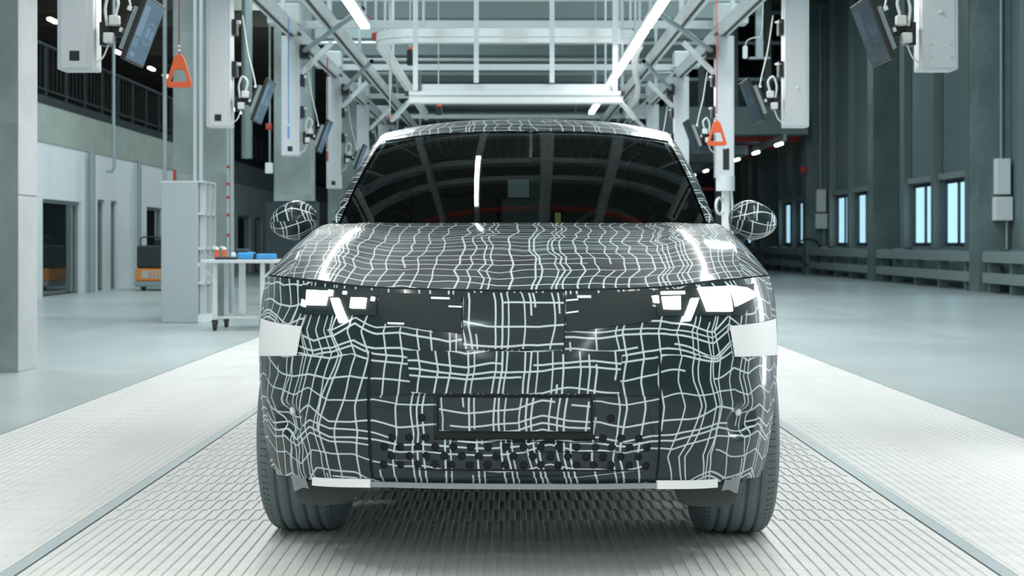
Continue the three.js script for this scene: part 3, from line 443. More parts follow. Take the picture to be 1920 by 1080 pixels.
// underbody and wheels
mesh('underbody', boxAt(-0.6, 0.6, 0.31, 0.46, -0.55, -4.5, 0.03), M.galv, car);
{
  const R = 0.365, hw = 0.138, prof = []; // tyre cross-section: x across, r radius
  const side = [[-0.11, 0.25], [-0.132, 0.265], [-hw, 0.30], [-hw + 0.004, 0.325], [-hw + 0.016, 0.347], [-hw + 0.034, 0.36]];
  side.forEach(([x, r]) => prof.push([x, r])); const gx = [-0.066, -0.024, 0.024, 0.066];
  for (const g of gx) { prof.push([g - 0.0066, R - Math.abs(g) * 0.02], [g - 0.0056, R - 0.011], [g + 0.0056, R - 0.011], [g + 0.0066, R - Math.abs(g) * 0.02]); }
  side.slice().reverse().forEach(([x, r]) => prof.push([-x, r]));
  const tyre = new THREE.LatheGeometry(prof.map(([x, r]) => new THREE.Vector2(r, x)), 72); tyre.rotateZ(Math.PI / 2);
  const sipe = []; const rim = new THREE.LatheGeometry([[0.06, -0.02], [0.10, -0.03], [0.2, -0.05], [0.235, -0.11], [0.25, -0.12], [0.25, 0.12], [0.235, 0.11], [0.215, 0.05], [0.06, 0.045]].map(p => new THREE.Vector2(...p)), 48); rim.rotateZ(Math.PI / 2);
  const sipeGeo = B(0.036, 0.0022, 0.006);
  for (const [sx, s] of [[-1, 0.86], [1, 0.86], [-1, 3.757], [1, 3.757]]) {
    const w = new THREE.Group(); w.name = 'wheel'; car.add(w); w.position.set(sx * 0.757, R, -s);
    mesh('tyre', tyre, M.rubber, w); mesh('rim', rim, M.dark, w);
    for (let k = 0; k < 5; k++) mesh('spoke', bar(V(0.05 * sx, 0, 0), V(0.05 * sx, 0.22 * Math.cos(k * 1.2566), 0.22 * Math.sin(k * 1.2566)), 0.03, 0.05), M.alu, w);
    mesh('brake_disc', cyl(0.16, 0.025, 32, 'x'), M.galv, w, [-0.05 * sx, 0, 0]);
    if (s < 1) { const list = []; for (let k = 0; k < 90; k++) { const th = k / 90 * Math.PI * 2; for (const e of [-1, 1]) { const g = B(0.022, 0.0026, 0.004); g.rotateY(e * 0.42); g.translate(e * 0.104, 0, 0.3572); g.rotateX(th + (e > 0 ? 0.03 : 0)); list.push(g); } } const m = mesh('sipes', merge(list), M.black, w); m.userData.kind = 'stuff'; }
  }
}

// ---------------------------------------------------------------- concrete pillars and things on the office side
{
  const g = boxUV(boxAt(-0.76, 0, -0.003, HALL_H, 0, -0.45));
  const names = ['concrete pillar with a steel plate guard on its aisle face', 'concrete pillar behind the tall grey cabinet', 'concrete pillar behind the hanging posts with a red alarm box', 'concrete pillar standing far down the line', 'concrete pillar farthest down the line'];
  [11.28, 19.7, 28.2, 36.65, 45.1].forEach((D, i) => { const t = thing('concrete_pillar', names[i], 'pillar', [-3.94, 0, -D]); mesh('shaft', g, M.pillar, t); mesh('guard_plate', boxUV(boxAt(0, 0.006, 0, 1.42, 0, -0.45)), M.guardPlate, t); mesh('guard_plate', boxUV(boxAt(0, 0.006, 1.43, 3.2, 0, -0.45)), M.guardPlate, t); });
  tag(mesh('alarm_box', RB(0.12, 0.12, 0.08, 0.02), M.red, scene, [XW(503, 28.1), YW(237, 28.1), -28.155]), 'small red alarm box on the beige concrete pillar', 'alarm box');
  // pipes
  const pipe = (label, px, D, y0, y1, r, m = M.galv) => { const t = tag(mesh('vertical_pipe', rod(V(XW(px, D), y0, -D), V(XW(px, D), y1, -D), r), m, scene), label, 'pipe'); return t; };
  pipe('thin grey pipe rising beside the tall grey cabinet', 309, 18.6, 0, HALL_H, 0.028);
  pipe('grey conduit pipe running down the white wall by the door', 172, 29.6, 0, 2.95, 0.075);
  pipe('grey conduit pipe on the white wall beside the industrial truck', 261, 33.4, 0, 3.0, 0.055);
  pipe('round galvanised duct rising behind the office pillars', 463, 31, 2.9, HALL_H, 0.12, M.galv);
  { const D = 19.4, x = XW(433, D), t = thing('riser_pipe', 'thin steel riser pipe with red clamps next to the pillar', 'pipe', [x, 0, -D]); mesh('pipe', rod(V(0, 0, 0), V(0, HALL_H, 0), 0.03), M.galv, t); for (const py of [313, 345, 370, 403, 441]) mesh('clamp', RB(0.05, 0.04, 0.08, 0.01), M.red, t, [-0.03, YW(py, D), 0.01]); }
  const drop = thing('drain_pipe', 'grey drop pipe ending in an elbow above the white wall', 'pipe'); { const D = 28, x = XW(213, D); mesh('pipe', tube([V(x, HALL_H, -D), V(x, 3, -D), V(x, YW(318, D), -D), V(x - 0.06, YW(323, D), -D), V(x - 0.14, YW(320, D), -D)], 0.035, 60), M.galv, drop); }
  // tall grey cabinet with aluminium frame
  const cab = thing('tall_cabinet', 'tall plain grey cabinet panel with aluminium side frame beside the pillar', 'cabinet', [0, 0, -18.2]); const X0 = XW(302, 18.2), X1 = XW(371, 18.2), X2 = XW(384, 18.2), H = YW(342, 18.2);
  mesh('panel', boxAt(X0, X1, 0, H, 0, -0.7, 0.008), std(C(0.40, 0.44, 0.47), 0.55), cab);
  mesh('top_cap', boxAt(X0, X2, H, H + 0.02, 0, -0.72), M.aluWhite, cab); mesh('plinth', boxAt(X1, X2, 0, 0.1, 0, -0.7), M.white, cab);
  for (const z of [-0.06, -0.36, -0.66]) mesh('upright', boxAt(X1 + 0.01, X2, 0.1, H, z, z - 0.045), M.alu, cab); for (const y of [0.5, 0.95, 1.4]) mesh('shelf', boxAt(X1, X2, y, y + 0.03, 0, -0.7), M.aluWhite, cab);
  for (const px of [367, 378]) tag(mesh('profile_post', boxAt(XW(px, 18.4) - 0.02, XW(px, 18.4) + 0.02, H + 0.02, HALL_H, -18.35, -18.4), M.alu, scene), px < 370 ? 'slim aluminium profile rising from the cabinet, nearer the thin grey pipe' : 'slim aluminium profile rising from the cabinet, at its aisle edge', 'profile post', 'profiles above the cabinet');
  // workshop trolley
  const D = 16.6, tr = thing('workshop_trolley', 'aluminium workshop trolley on black castors with tools on top', 'trolley', [0, 0, -D]), xa = XW(388, D), xb = XW(512, D), top = YW(487, D);
  mesh('table_top', boxAt(xa - 0.05, xb + 0.05, top - 0.04, top, 0.1, -0.75, 0.008), M.aluWhite, tr);
  const lx = [xa + 0.1, xb - 0.12];
  for (const x of lx) for (const z of [0.02, -0.66]) { const zz = z; mesh('leg', boxAt(x - 0.025, x + 0.025, 0.13, top - 0.04, zz + 0.025, zz - 0.025), M.aluWhite, tr); const w = new THREE.Group(); w.name = 'castor'; tr.add(w); w.position.set(x, 0, zz); mesh('wheel', cyl(0.058, 0.035, 20, 'x'), M.black, w, [0, 0.058, 0]); mesh('fork', boxAt(-0.03, 0.03, 0.07, 0.13, 0.04, -0.03), M.black, w); }
  mesh('lower_beam', boxAt(xa + 0.1, xb - 0.12, 0.14, 0.17, 0.0, -0.03), M.aluWhite, tr); mesh('lower_beam', boxAt(xa + 0.1, xb - 0.12, 0.14, 0.17, -0.64, -0.67), M.aluWhite, tr); mesh('side_sheet', boxAt(xa + 0.28, xa + 0.36, 0.17, top - 0.05, -0.5, -0.52), M.white, tr);
  for (const [x, d] of [[lx[0], -1], [lx[1], 1]]) mesh('brace', bar(V(x, top - 0.22, 0.02), V(x + d * 0.2, top - 0.05, 0.02), 0.03), M.aluWhite, tr);
  const item = (name, g, m, px, py, label, cat, grp) => tag(mesh(name, g, m, scene, [XW(px, D), top, -D - 0.2]), label, cat, grp);
  for (const [px, l] of [[398, 'orange handled spray bottle at the trolley corner'], [412, 'orange handled spray bottle next to the black tray']]) { const t = thing('spray_bottle', l, 'bottle', [XW(px, D), top, -D - 0.25]); mesh('body', cyl(0.026, 0.12, 14), M.orange, t, [0, 0.06, 0]); mesh('cap', cyl(0.03, 0.03, 14, 'y', 0.022), M.white, t, [0, 0.135, 0]); mesh('nozzle', boxAt(-0.045, 0.0, 0.14, 0.16, 0.012, -0.012), M.white, t); }
  item('tool_tray', boxAt(-0.12, 0.13, 0, 0.035, 0.27, 0.13, 0.01), M.dark, 424, 0, 'flat black tool tray on the workshop trolley', 'tray');
  { const t = thing('tool_bag', 'blue and white tool bag with a black flap on the trolley', 'tool bag', [XW(455, D), top, -D - 0.25]); mesh('body', RB(0.2, 0.09, 0.22, 0.03, 3), M.blue, t, [0.0, 0.045, 0]); mesh('flap', RB(0.16, 0.05, 0.2, 0.02), M.navy, t, [-0.05, 0.105, 0]); mesh('side_pocket', RB(0.06, 0.085, 0.18, 0.02), M.white, t, [-0.14, 0.043, 0.02]); }
  { const t = thing('blue_case', 'low blue case lying at the right end of the trolley', 'case', [XW(493, D), top, -D - 0.25]); mesh('body', RB(0.22, 0.07, 0.2, 0.02, 3), M.blue, t, [0, 0.035, 0]); mesh('strap', boxAt(-0.13, -0.11, 0, 0.075, 0.1, -0.1), M.dark, t); }
  // industrial truck by the white wall
  const ft = thing('industrial_truck', 'orange and black industrial pallet truck parked by the white wall', 'truck', [XW(253, 30.4), 0, -30.4]);
  mesh('chassis', boxAt(0, 1.0, 0.08, 0.2, 0, -1.2, 0.03), M.galv, ft); mesh('body', boxAt(0, 1.0, 0.2, 0.48, 0, -1.2, 0.04), M.truckOrange, ft); mesh('battery_cover', boxAt(0.02, 0.98, 0.48, 0.98, -0.02, -1.15, 0.06), M.dark, ft);
  mesh('handle_bar', tube([V(0.05, 0.98, -0.3), V(0.06, 1.14, -0.3), V(0.5, 1.15, -0.3), V(0.9, 1.14, -0.3), V(0.92, 0.98, -0.3)], 0.018, 40), M.dark, ft); mesh('mast', boxAt(0.28, 0.62, 0.98, 1.12, -0.5, -0.7, 0.03), M.dark, ft); mesh('warning_light', cyl(0.06, 0.12, 14), M.orange, ft, [0.52, 1.3, -0.6]); mesh('lamp_pole', rod(V(0.52, 1.1, -0.6), V(0.52, 1.26, -0.6), 0.02), M.dark, ft);
  for (const x of [0.16, 0.84]) mesh('wheel', cyl(0.09, 0.08, 18, 'x'), M.black, ft, [x, 0.09, -0.1]);
  const font = await new FontLoader().loadAsync('fonts/droid/droid_sans_bold.typeface.json');
  const txt = new TextGeometry('STILL', { font, size: 0.12, depth: 0.006, curveSegments: 4 }); txt.computeBoundingBox(); mesh('badge', boxAt(0.14, 0.86, 0.27, 0.44, 0.006, 0), std(C(0.5, 0.52, 0.5), 0.5), ft); mesh('lettering', txt, M.truckOrange, ft, [0.5 - txt.boundingBox.max.x / 2, 0.30, 0.007]);
  const nv = thing('dark_cabinet', 'dark navy cabinet standing behind the left door mirror', 'cabinet', [0, 0, -23.5]); mesh('body', boxAt(XW(498, 23.5), XW(590, 23.5), 0, YW(379, 23.5), 0, -0.6, 0.01), M.navy, nv); mesh('top_edge', boxAt(XW(498, 23.5), XW(590, 23.5), YW(379, 23.5), YW(378, 23.5) + 0.01, 0, -0.6), M.dark, nv);
  const wb = thing('wall_box', 'white junction box fixed on the pillar behind the hanging post', 'box', [0, 0, -28.1]); mesh('body', boxAt(XW(497, 28.1), XW(511, 28.1), YW(325, 28.1), YW(305, 28.1), 0.0, -0.1, 0.015), M.white, wb); mesh('cable', rod(V(XW(505, 28.1), YW(305, 28.1), -0.05), V(XW(505, 28.1), 6, -0.05), 0.02), M.galv, wb);
  tag(mesh('notice', boxAt(XW(322, 19.6), XW(327, 19.6), YW(340, 19.6), YW(318, 19.6), -19.68, -19.695), M.red, scene), 'small red notice on the pillar above the tall grey cabinet', 'notice');
}

// ---------------------------------------------------------------- hanging posts, monitors, grips
const screenTex = (() => { const c = document.createElement('canvas'); c.width = 512; c.height = 400; const g = c.getContext('2d'); g.fillStyle = 'rgb(88,120,142)'; g.fillRect(0, 0, 512, 400); g.fillStyle = 'rgb(130,164,188)'; g.fillRect(20, 40, 150, 200); g.fillStyle = 'rgb(110,146,172)'; g.fillRect(20, 255, 150, 60); g.strokeStyle = 'rgb(150,184,206)'; g.lineWidth = 6; g.beginPath(); g.ellipse(340, 200, 130, 70, 0, 0, Math.PI * 2); g.stroke(); g.fillStyle = 'rgb(120,160,190)'; g.beginPath(); g.ellipse(310, 195, 60, 40, 0, 0, Math.PI * 2); g.fill(); g.fillRect(390, 170, 60, 60); g.fillRect(60, 345, 120, 30); const t = new THREE.CanvasTexture(c); t.colorSpace = THREE.SRGBColorSpace; return t; })();
const screenOn = std(C(0.05, 0.06, 0.07), 0.2, 0, { emissive: C(1, 1, 1), emissiveMap: screenTex, emissiveIntensity: 0.55 });
const screenDim = std(C(0.03, 0.04, 0.045), 0.12, 0, { emissive: C(1, 1, 1), emissiveMap: screenTex, emissiveIntensity: 0.14 });
const POST_D = [9.8, 14.65, 19.5, 24.35, 29.2, 34.05], RUN_H = 3.92;
function monitor(sg, D, label) {        // screen facing the aisle and tilted down, bracket towards the post
  const t = thing('monitor', label, 'monitor', [sg * 2.68, 2.52, -D - 0.05]); const m = new THREE.Group(); m.name = 'display'; t.add(m); m.rotation.z = -sg * 0.36; m.rotation.x = 0;
  const tilt = sg < 0 ? -0.36 : 0.36, w = 0.5, h = 0.47, s = -sg;           // s: direction of the aisle
  m.rotation.z = tilt; m.position.set(s * 0.12, 0.0, 0);
  mesh('case', RB(0.035, h, w, 0.008), M.black, m, [0, 0, 0]); const sc = new THREE.PlaneGeometry(w - 0.03, h - 0.03); sc.rotateY(s * Math.PI / 2); mesh('screen', sc, sg < 0 ? screenOn : screenDim, m, [s * 0.0185, 0, 0]);
  mesh('back_plate', boxAt(-s * 0.02, -s * 0.07, -0.17, 0.14, -0.17, 0.17), M.galv, m); mesh('back_box', boxAt(-s * 0.07, -s * 0.11, -0.1, 0.08, -0.1, 0.1), M.dark, m);
  for (const y of [0.1, -0.06]) mesh('clip', boxAt(-s * 0.1, -s * 0.12, y, y + 0.03, 0.1, 0.14), M.white, m);
  mesh('arm', bar(V(s * 0.05, -0.02, 0), V(-s * 0.17, 0.02, 0), 0.05, 0.07), M.black, t); mesh('arm_head', boxAt(-s * 0.1, -s * 0.17, -0.1, 0.06, -0.05, 0.06), M.black, t);
  mesh('plug', boxAt(-s * 0.02, -s * 0.09, 0.03, 0.1, 0.06, 0.12, 0.01), M.cable, t); mesh('plug', boxAt(-s * 0.06, -s * 0.13, -0.09, -0.02, 0.06, 0.12, 0.01), M.cable, t);
  mesh('cable_loop', tube([V(-s * 0.05, 0.1, 0.09), V(-s * 0.03, 0.2, 0.1), V(-s * 0.08, 0.25, 0.1), V(-s * 0.12, 0.16, 0.09), V(-s * 0.11, 0.03, 0.08)], 0.011, 30), M.cable, t);
  mesh('cable', tube([V(s * 0.05, 0.16, 0.06), V(s * 0.02, 0.3, 0.06), V(-s * 0.03, 0.5, 0.05), V(-s * 0.1, 0.9, 0.0)], 0.007, 20), M.cable, t);
  mesh('cable', tube([V(-s * 0.1, -0.1, 0.08), V(-s * 0.14, -0.2, 0.1), V(-s * 0.2, -0.24, 0.1)], 0.006, 16), M.cable, t);
  return t;
}
for (const sg of [-1, 1]) POST_D.forEach((D, i) => {
  const where = sg < 0 ? 'office side' : 'window side', ord = ['first', 'second', 'third', 'fourth', 'fifth', 'sixth'][i];
  const bot = sg > 0 && i === 2 ? 1.95 : sg > 0 && i === 3 ? 0.6 : i === 3 ? 1.98 : 2.25; const x0 = 2.89, x1 = 3.15;
  const t = thing('hanging_post', `white square post hanging from the ${where} runway beam, ${ord} along the line`, 'post', [sg * x0, 0, -D]);
  const top = RUN_H, a = sg * 0.004, b = sg * (x1 - x0);
  mesh('housing', boxAt(a, b, bot, top, 0, -0.2, 0.012), M.whiteBox, t);
  mesh('front_cover', boxAt(a + sg * 0.045, b - sg * 0.03, bot + 0.012, top - 0.05, 0.007, 0.0), M.whiteBox, t);
  mesh('edge_profile', boxAt(0, sg * 0.03, bot + 0.02, top, -0.05, -0.15), M.alu, t);
  if (sg < 0) mesh('socket_opening', boxAt(sg * 0.10, sg * 0.17, bot + 0.06, bot + 0.13, 0.0085, 0.0), M.black, t);
  else { for (const [yy, xx] of [[0.08, 0.07], [0.08, 0.21], [0.17, 0.07], [0.17, 0.21]]) mesh('screw', cyl(0.006, 0.004, 10, 'z'), M.galv, t, [xx, bot + yy, 0.008]); mesh('knob', new THREE.SphereGeometry(0.016, 14, 10), M.aluWhite, t, [0.13, bot + 0.4, 0.018]); }
  for (const y of [2.78 - bot, 3.22 - bot]) { mesh('black_fitting', boxAt(-sg * 0.005, -sg * 0.05, bot + y, bot + y + 0.16, -0.03, -0.16), M.black, t); mesh('white_tip', cyl(0.022, 0.06, 12, 'x', 0.01), M.white, t, [-sg * 0.06, bot + y + 0.13, -0.05]); }
  if (i > 1) { mesh('knee_brace', bar(V(-sg * 0.0, 3.40, -0.1), V(-sg * 0.44, 3.84, -0.1), 0.07, 0.07), M.aluWhite, t); mesh('motor_box', boxAt(a, b + sg * 0.2, top + 0.17, top + 0.45, 0, -0.3, 0.02), M.aluWhite, t); mesh('top_bracket', boxAt(a, b, top, top + 0.05, -0.02, -0.18), M.dark, t); }
  if (sg > 0 && i === 2) { mesh('opening', boxAt(0.1, 0.19, 2.05, 2.35, 0.0095, 0), M.black, t); mesh('drop_tube', rod(V(0.16, 0.4, -0.1), V(0.16, 1.95, -0.1), 0.06), M.white, t); mesh('drop_cable', tube([V(0.22, 1.9, -0.05), V(0.24, 1.4, -0.02), V(0.22, 0.5, -0.02)], 0.015), M.cable, t); mesh('hose_loop', new THREE.TorusGeometry(0.11, 0.02, 8, 28), M.cable, t, [0.06, 1.55, 0.0], [0, 0.9, 0]); mesh('filter_cup', cyl(0.13, 0.2, 20), M.aluWhite, t, [0.13, 1.86, 0.03]); }
  if (i < 5) monitor(sg, D, `${sg < 0 ? 'tilted monitor with a lit blue screen' : 'dark tilted monitor with cables'} on the ${ord} hanging post of the ${where}`);
});
for (const [px, py, D, w, cord, label] of [[336, 133, 8.6, 0.16, M.red, 'orange triangular pull grip on a red cord, before the grey cabinet'], [1344, 250, 12.3, 0.172, M.red, 'orange triangular pull grip before the white hanging post with a black opening']]) {
  const x = XW(px, D), y = YW(py, D), t = thing('pull_grip', label, 'pull grip', [x, y, -D]); const h = w * 1.2, pts = []; const tri = [[-w / 2, -h / 2], [w / 2, -h / 2], [0.12 * w, h / 2], [-0.12 * w, h / 2]];
  const rr = (p, r) => { const out = new THREE.Shape(); const n = p.length; for (let i = 0; i < n; i++) { const a = p[(i + n - 1) % n], b = p[i], c = p[(i + 1) % n]; const d1 = Math.hypot(a[0] - b[0], a[1] - b[1]), d2 = Math.hypot(c[0] - b[0], c[1] - b[1]), k1 = Math.min(r, d1 * 0.45) / d1, k2 = Math.min(r, d2 * 0.45) / d2; const s = [lerp(b[0], a[0], k1), lerp(b[1], a[1], k1)], e = [lerp(b[0], c[0], k2), lerp(b[1], c[1], k2)]; if (i) out.lineTo(...s); else out.moveTo(...s); out.quadraticCurveTo(b[0], b[1], e[0], e[1]); } out.closePath(); return out; };
  const sh = rr(tri, w * 0.16), q = [[-w * 0.37, -h * 0.37], [w * 0.37, -h * 0.37], [w * 0.23, h * 0.06], [-w * 0.23, h * 0.06]]; const hole = rr(q, w * 0.07); sh.holes.push(hole);
  const g = new THREE.ExtrudeGeometry(sh, { depth: 0.012, bevelEnabled: true, bevelSize: 0.006, bevelThickness: 0.007, bevelSegments: 3, curveSegments: 8 }); g.translate(0, 0, -0.006); mesh('handle', g, M.orange, t);
  mesh('cord', rod(V(0, h / 2, 0), V(0, RUN_H + 0.1 - y, 0), 0.0045, 8), cord, t); for (const k of [0.03, 0.055]) mesh('bead', new THREE.SphereGeometry(0.009, 10, 8), M.white, t, [0, h / 2 + k, 0]);
}
for (const [px, py, D, cm, label] of [[541, 248, 18.6, M.blueCord, 'blue cord with a slim blue grip in front of a hanging post'], [614, 293, 22.6, M.red, 'red cord with a small red grip in front of a hanging post']]) { const t = thing('pull_grip', label, 'pull grip', [XW(px, D), YW(py, D), -D]); mesh('cord', rod(V(0, 0.08, 0), V(0, RUN_H + 0.1 - YW(py, D), 0), 0.008, 8), cm, t); mesh('grip', RB(0.03, 0.17, 0.03, 0.012), cm, t); mesh('bead', new THREE.SphereGeometry(0.014, 10, 8), M.white, t, [0, 0.1, 0]); }

// ---------------------------------------------------------------- aluminium runway, loop rail, lifting frame, cross beams
{
  for (const [x, h, w, label] of [[-3.0, 0.16, 0.14, 'outer aluminium runway beam above the office side posts'], [-2.38, 0.13, 0.16, 'inner aluminium runway beam on the office side'], [3.0, 0.16, 0.14, 'outer aluminium runway beam above the window side posts'], [2.32, 0.13, 0.16, 'inner aluminium runway beam on the window side']]) {
    const t = thing('runway_beam', label, 'beam', [x, RUN_H, 0]); mesh('profile', boxAt(-w / 2, w / 2, 0, h, -7, -62), M.aluWhite, t); mesh('slot', boxAt(-0.02, 0.02, -0.012, 0.0, -7, -62), M.dark, t); for (let d = 9; d < 60; d += 9.7) mesh('hanger', boxAt(-0.03, 0.03, h, 5.3 - RUN_H + 0.6, -d, -d - 0.06), M.aluWhite, t);
  }
  POST_D.forEach((D, i) => { tag(mesh('cross_bar', boxAt(-3.1, 3.1, RUN_H + 0.17, RUN_H + 0.27, -D - 0.4, -D - 0.5), M.aluWhite, scene), `aluminium cross bar behind the ${['first', 'second', 'third', 'fourth', 'fifth', 'sixth'][i]} pair of hanging posts`, 'cross bar', 'cross bars over the runway beams'); });
  // loop rail: rectangular band swept along a level path
  const H0 = YW(80, 19), path = []; const Df = 19, xl = XW(712, Df), xr = XW(1205, Df), rad = 0.55;
  for (let d = 31; d > Df + rad; d -= 0.5) path.push([xl - 0.06, d]); for (let k = 0; k <= 10; k++) { const a = Math.PI * (1 + k / 20); path.push([xl - 0.06 + rad + rad * Math.cos(a), Df + rad + rad * Math.sin(a)]); }
  for (let k = 0; k <= 10; k++) { const a = Math.PI * (1.5 + k / 20); path.push([xr + 0.02 - rad + rad * Math.cos(a), Df + rad + rad * Math.sin(a)]); }
  for (let k = 1; k <= 24; k++) { const u = k / 24; path.push([xr + 0.02 + 0.62 * smooth(u * 1.15), Df + rad + u * 9.2]); }
  const sweep = (pts, w, y0, y1) => { const c = new THREE.CatmullRomCurve3(pts.map(p => V(p[0], 0, -p[1])), false, 'centripetal'), n = 220, pos = [], idx = []; for (let i = 0; i <= n; i++) { const p = c.getPointAt(i / n), t = c.getTangentAt(i / n), nx = -t.z * w / 2, nz = t.x * w / 2; pos.push(p.x + nx, y0, p.z + nz, p.x - nx, y0, p.z - nz, p.x - nx, y1, p.z - nz, p.x + nx, y1, p.z + nz); if (i) { const a = 4 * (i - 1), b = 4 * i; for (let k = 0; k < 4; k++) { const m = (k + 1) % 4; idx.push(a + k, a + m, b + m, a + k, b + m, b + k); } } } idx.push(0, 2, 1, 0, 3, 2); const e = 4 * n; idx.push(e, e + 1, e + 2, e, e + 2, e + 3); const g = new THREE.BufferGeometry(); g.setAttribute('position', new THREE.Float32BufferAttribute(pos, 3)); g.setIndex(idx); const q = g.toNonIndexed(); q.computeVertexNormals(); return q; };
  const lr = thing('loop_rail', 'white overhead loop rail with rounded front corners above the line', 'rail', [0, 0, 0]); mesh('band', sweep(path, 0.07, H0, H0 + 0.19), M.railWhite, lr); mesh('ridge', sweep(path, 0.095, H0 + 0.075, H0 + 0.10), M.railWhite, lr); for (const px of [780, 1153]) mesh('hanger', rod(V(XW(px, Df) + 0.1, H0 + 0.19, -Df - 0.02), V(XW(px, Df) + 0.1, 5.9, -Df - 0.02), 0.02), M.aluWhite, lr);
  // lifting frame
  const D = 18.5, lf = thing('lifting_frame', 'aluminium lifting frame with four uprights and a wide lower cross beam', 'frame', [0, 0, -D]); for (const [px, py] of [[779, 170], [893, 155], [1035, 155], [1153, 170]]) mesh('upright', boxAt(XW(px, D) - 0.032, XW(px, D) + 0.032, YW(py, D), 6.0, 0.03, -0.03), M.aluWhite, lf);
  mesh('top_plate', boxAt(XW(790, D), XW(1148, D), YW(172, D), YW(157, D), -0.05, -0.1), M.whiteBox, lf); mesh('lower_beam', boxAt(XW(766, D), XW(1168, D), YW(194, D), YW(172, D), 0.06, -0.10, 0.01), M.aluWhite, lf); mesh('groove', boxAt(XW(768, D), XW(1166, D), YW(182, D), YW(179, D), 0.065, 0.055), M.galv, lf); for (const px of [763, 1167]) mesh('end_stop', boxAt(XW(px, D) - 0.025, XW(px, D) + 0.025, YW(180, D), YW(172, D), 0.09, 0.0), M.black, lf);
  mesh('top_tie', boxAt(XW(700, D), XW(1230, D), 5.9, 6.0, 0.04, -0.04), M.aluWhite, lf);
  for (const [a, b] of [[[765, 190], [735, 225]], [[1165, 190], [1190, 222]]]) mesh('strut', bar(P(...a, 0).set(XW(a[0], D), YW(a[1], D), -0.1), V(XW(b[0], D + 1), YW(b[1], D + 1), -1.0), 0.05), M.aluWhite, lf);
  // steel cross beams down the hall
  for (let i = 0; i < 13; i++) { const d = 26.5 + 2.9 * i, t = thing('roof_beam', 'pale grey roof beam crossing high above the line', 'beam', [0, 0, -d], 0, 'roof beams crossing above the line'); mesh('girder', boxAt(-4.6, 4.8, 5.75, 6.2, 0, -0.25), M.beam, t); mesh('pipe', rod(V(-4.6, 5.62, 0.1), V(4.8, 5.62, 0.1), 0.04), M.aluWhite, t); const l = []; for (let x = -4.5; x < 4.6; x += 0.9) { l.push(bar(V(x, 6.2, -0.12), V(x + 0.45, 6.75, -0.12), 0.06), bar(V(x + 0.45, 6.75, -0.12), V(x + 0.9, 6.2, -0.12), 0.06)); } l.push(boxAt(-4.6, 4.8, 6.72, 6.82, -0.08, -0.16)); mesh('lattice', merge(l), M.beam, t); }
  for (let i = 0; i < 6; i++) tag(mesh('ceiling_strip', boxAt(-4.6, 4.8, 7.6, 8.0, -(27 + 6 * i), -(27.3 + 6 * i)), M.beam, scene), 'pale girder up under the roof above the line', 'girder', 'girders under the roof');
  for (const sg of [-1, 1]) for (let i = 0; i < 5; i++) { const t = thing('red_trolley', `small red hoist trolley beside the ${sg < 0 ? 'office' : 'window'} side inner runway beam`, 'trolley', [sg * 2.05, 4.24, -(18.5 + 1.65 * i)], 0, `red trolleys on the ${sg < 0 ? 'office' : 'window'} side`); mesh('body', RB(0.12, 0.13, 0.16, 0.03), M.red, t); mesh('hanger', boxAt(-0.02, 0.02, 0.06, 1.4, -0.02, 0.02), M.aluWhite, t); }
  // dark support arms between hanging posts and tube lights
  for (const sg of [-1, 1]) for (const [i, k] of [[2, 'third'], [3, 'fourth']]) { const D0 = POST_D[i], t = thing('support_arm', `dark slim arm from the ${k} ${sg < 0 ? 'office' : 'window'} side post to the tube light`, 'arm', [0, 0, 0]); mesh('rod', rod(V(sg * 2.84, RUN_H - 0.22, -D0), V(sg * (i > 2 ? 2.1 : 1.74), 3.84, -D0 + 2.7), 0.035), M.galv, t); mesh('joint', boxAt(sg * 2.88, sg * 2.76, RUN_H - 0.32, RUN_H - 0.14, -D0 + 0.08, -D0 - 0.1), M.black, t); }
  // vertical hangers that carry the tube lights
  for (const [x, ds] of [[-1.74, [-12.4, -9.55, -6.7, -3.85, -1, 1.85, 4.7, 10.15, 12.95, 15.8]], [1.70, [-12.4, -9.55, -6.7, -3.85, -1, 1.85, 4.7, 10.15, 12.95, 15.8, 18.7, 21.5, 24.4, 27.2]]]) ds.forEach(d => tag(mesh('light_hanger', rod(V(x, 3.74, -d), V(x, d > 20 ? 5.75 : 9, -d), 0.018), M.aluWhite, scene), `thin rod carrying the ${x < 0 ? 'office' : 'window'} side tube lights`, 'hanger rod', `light hanger rods on the ${x < 0 ? 'office' : 'window'} side`));
}

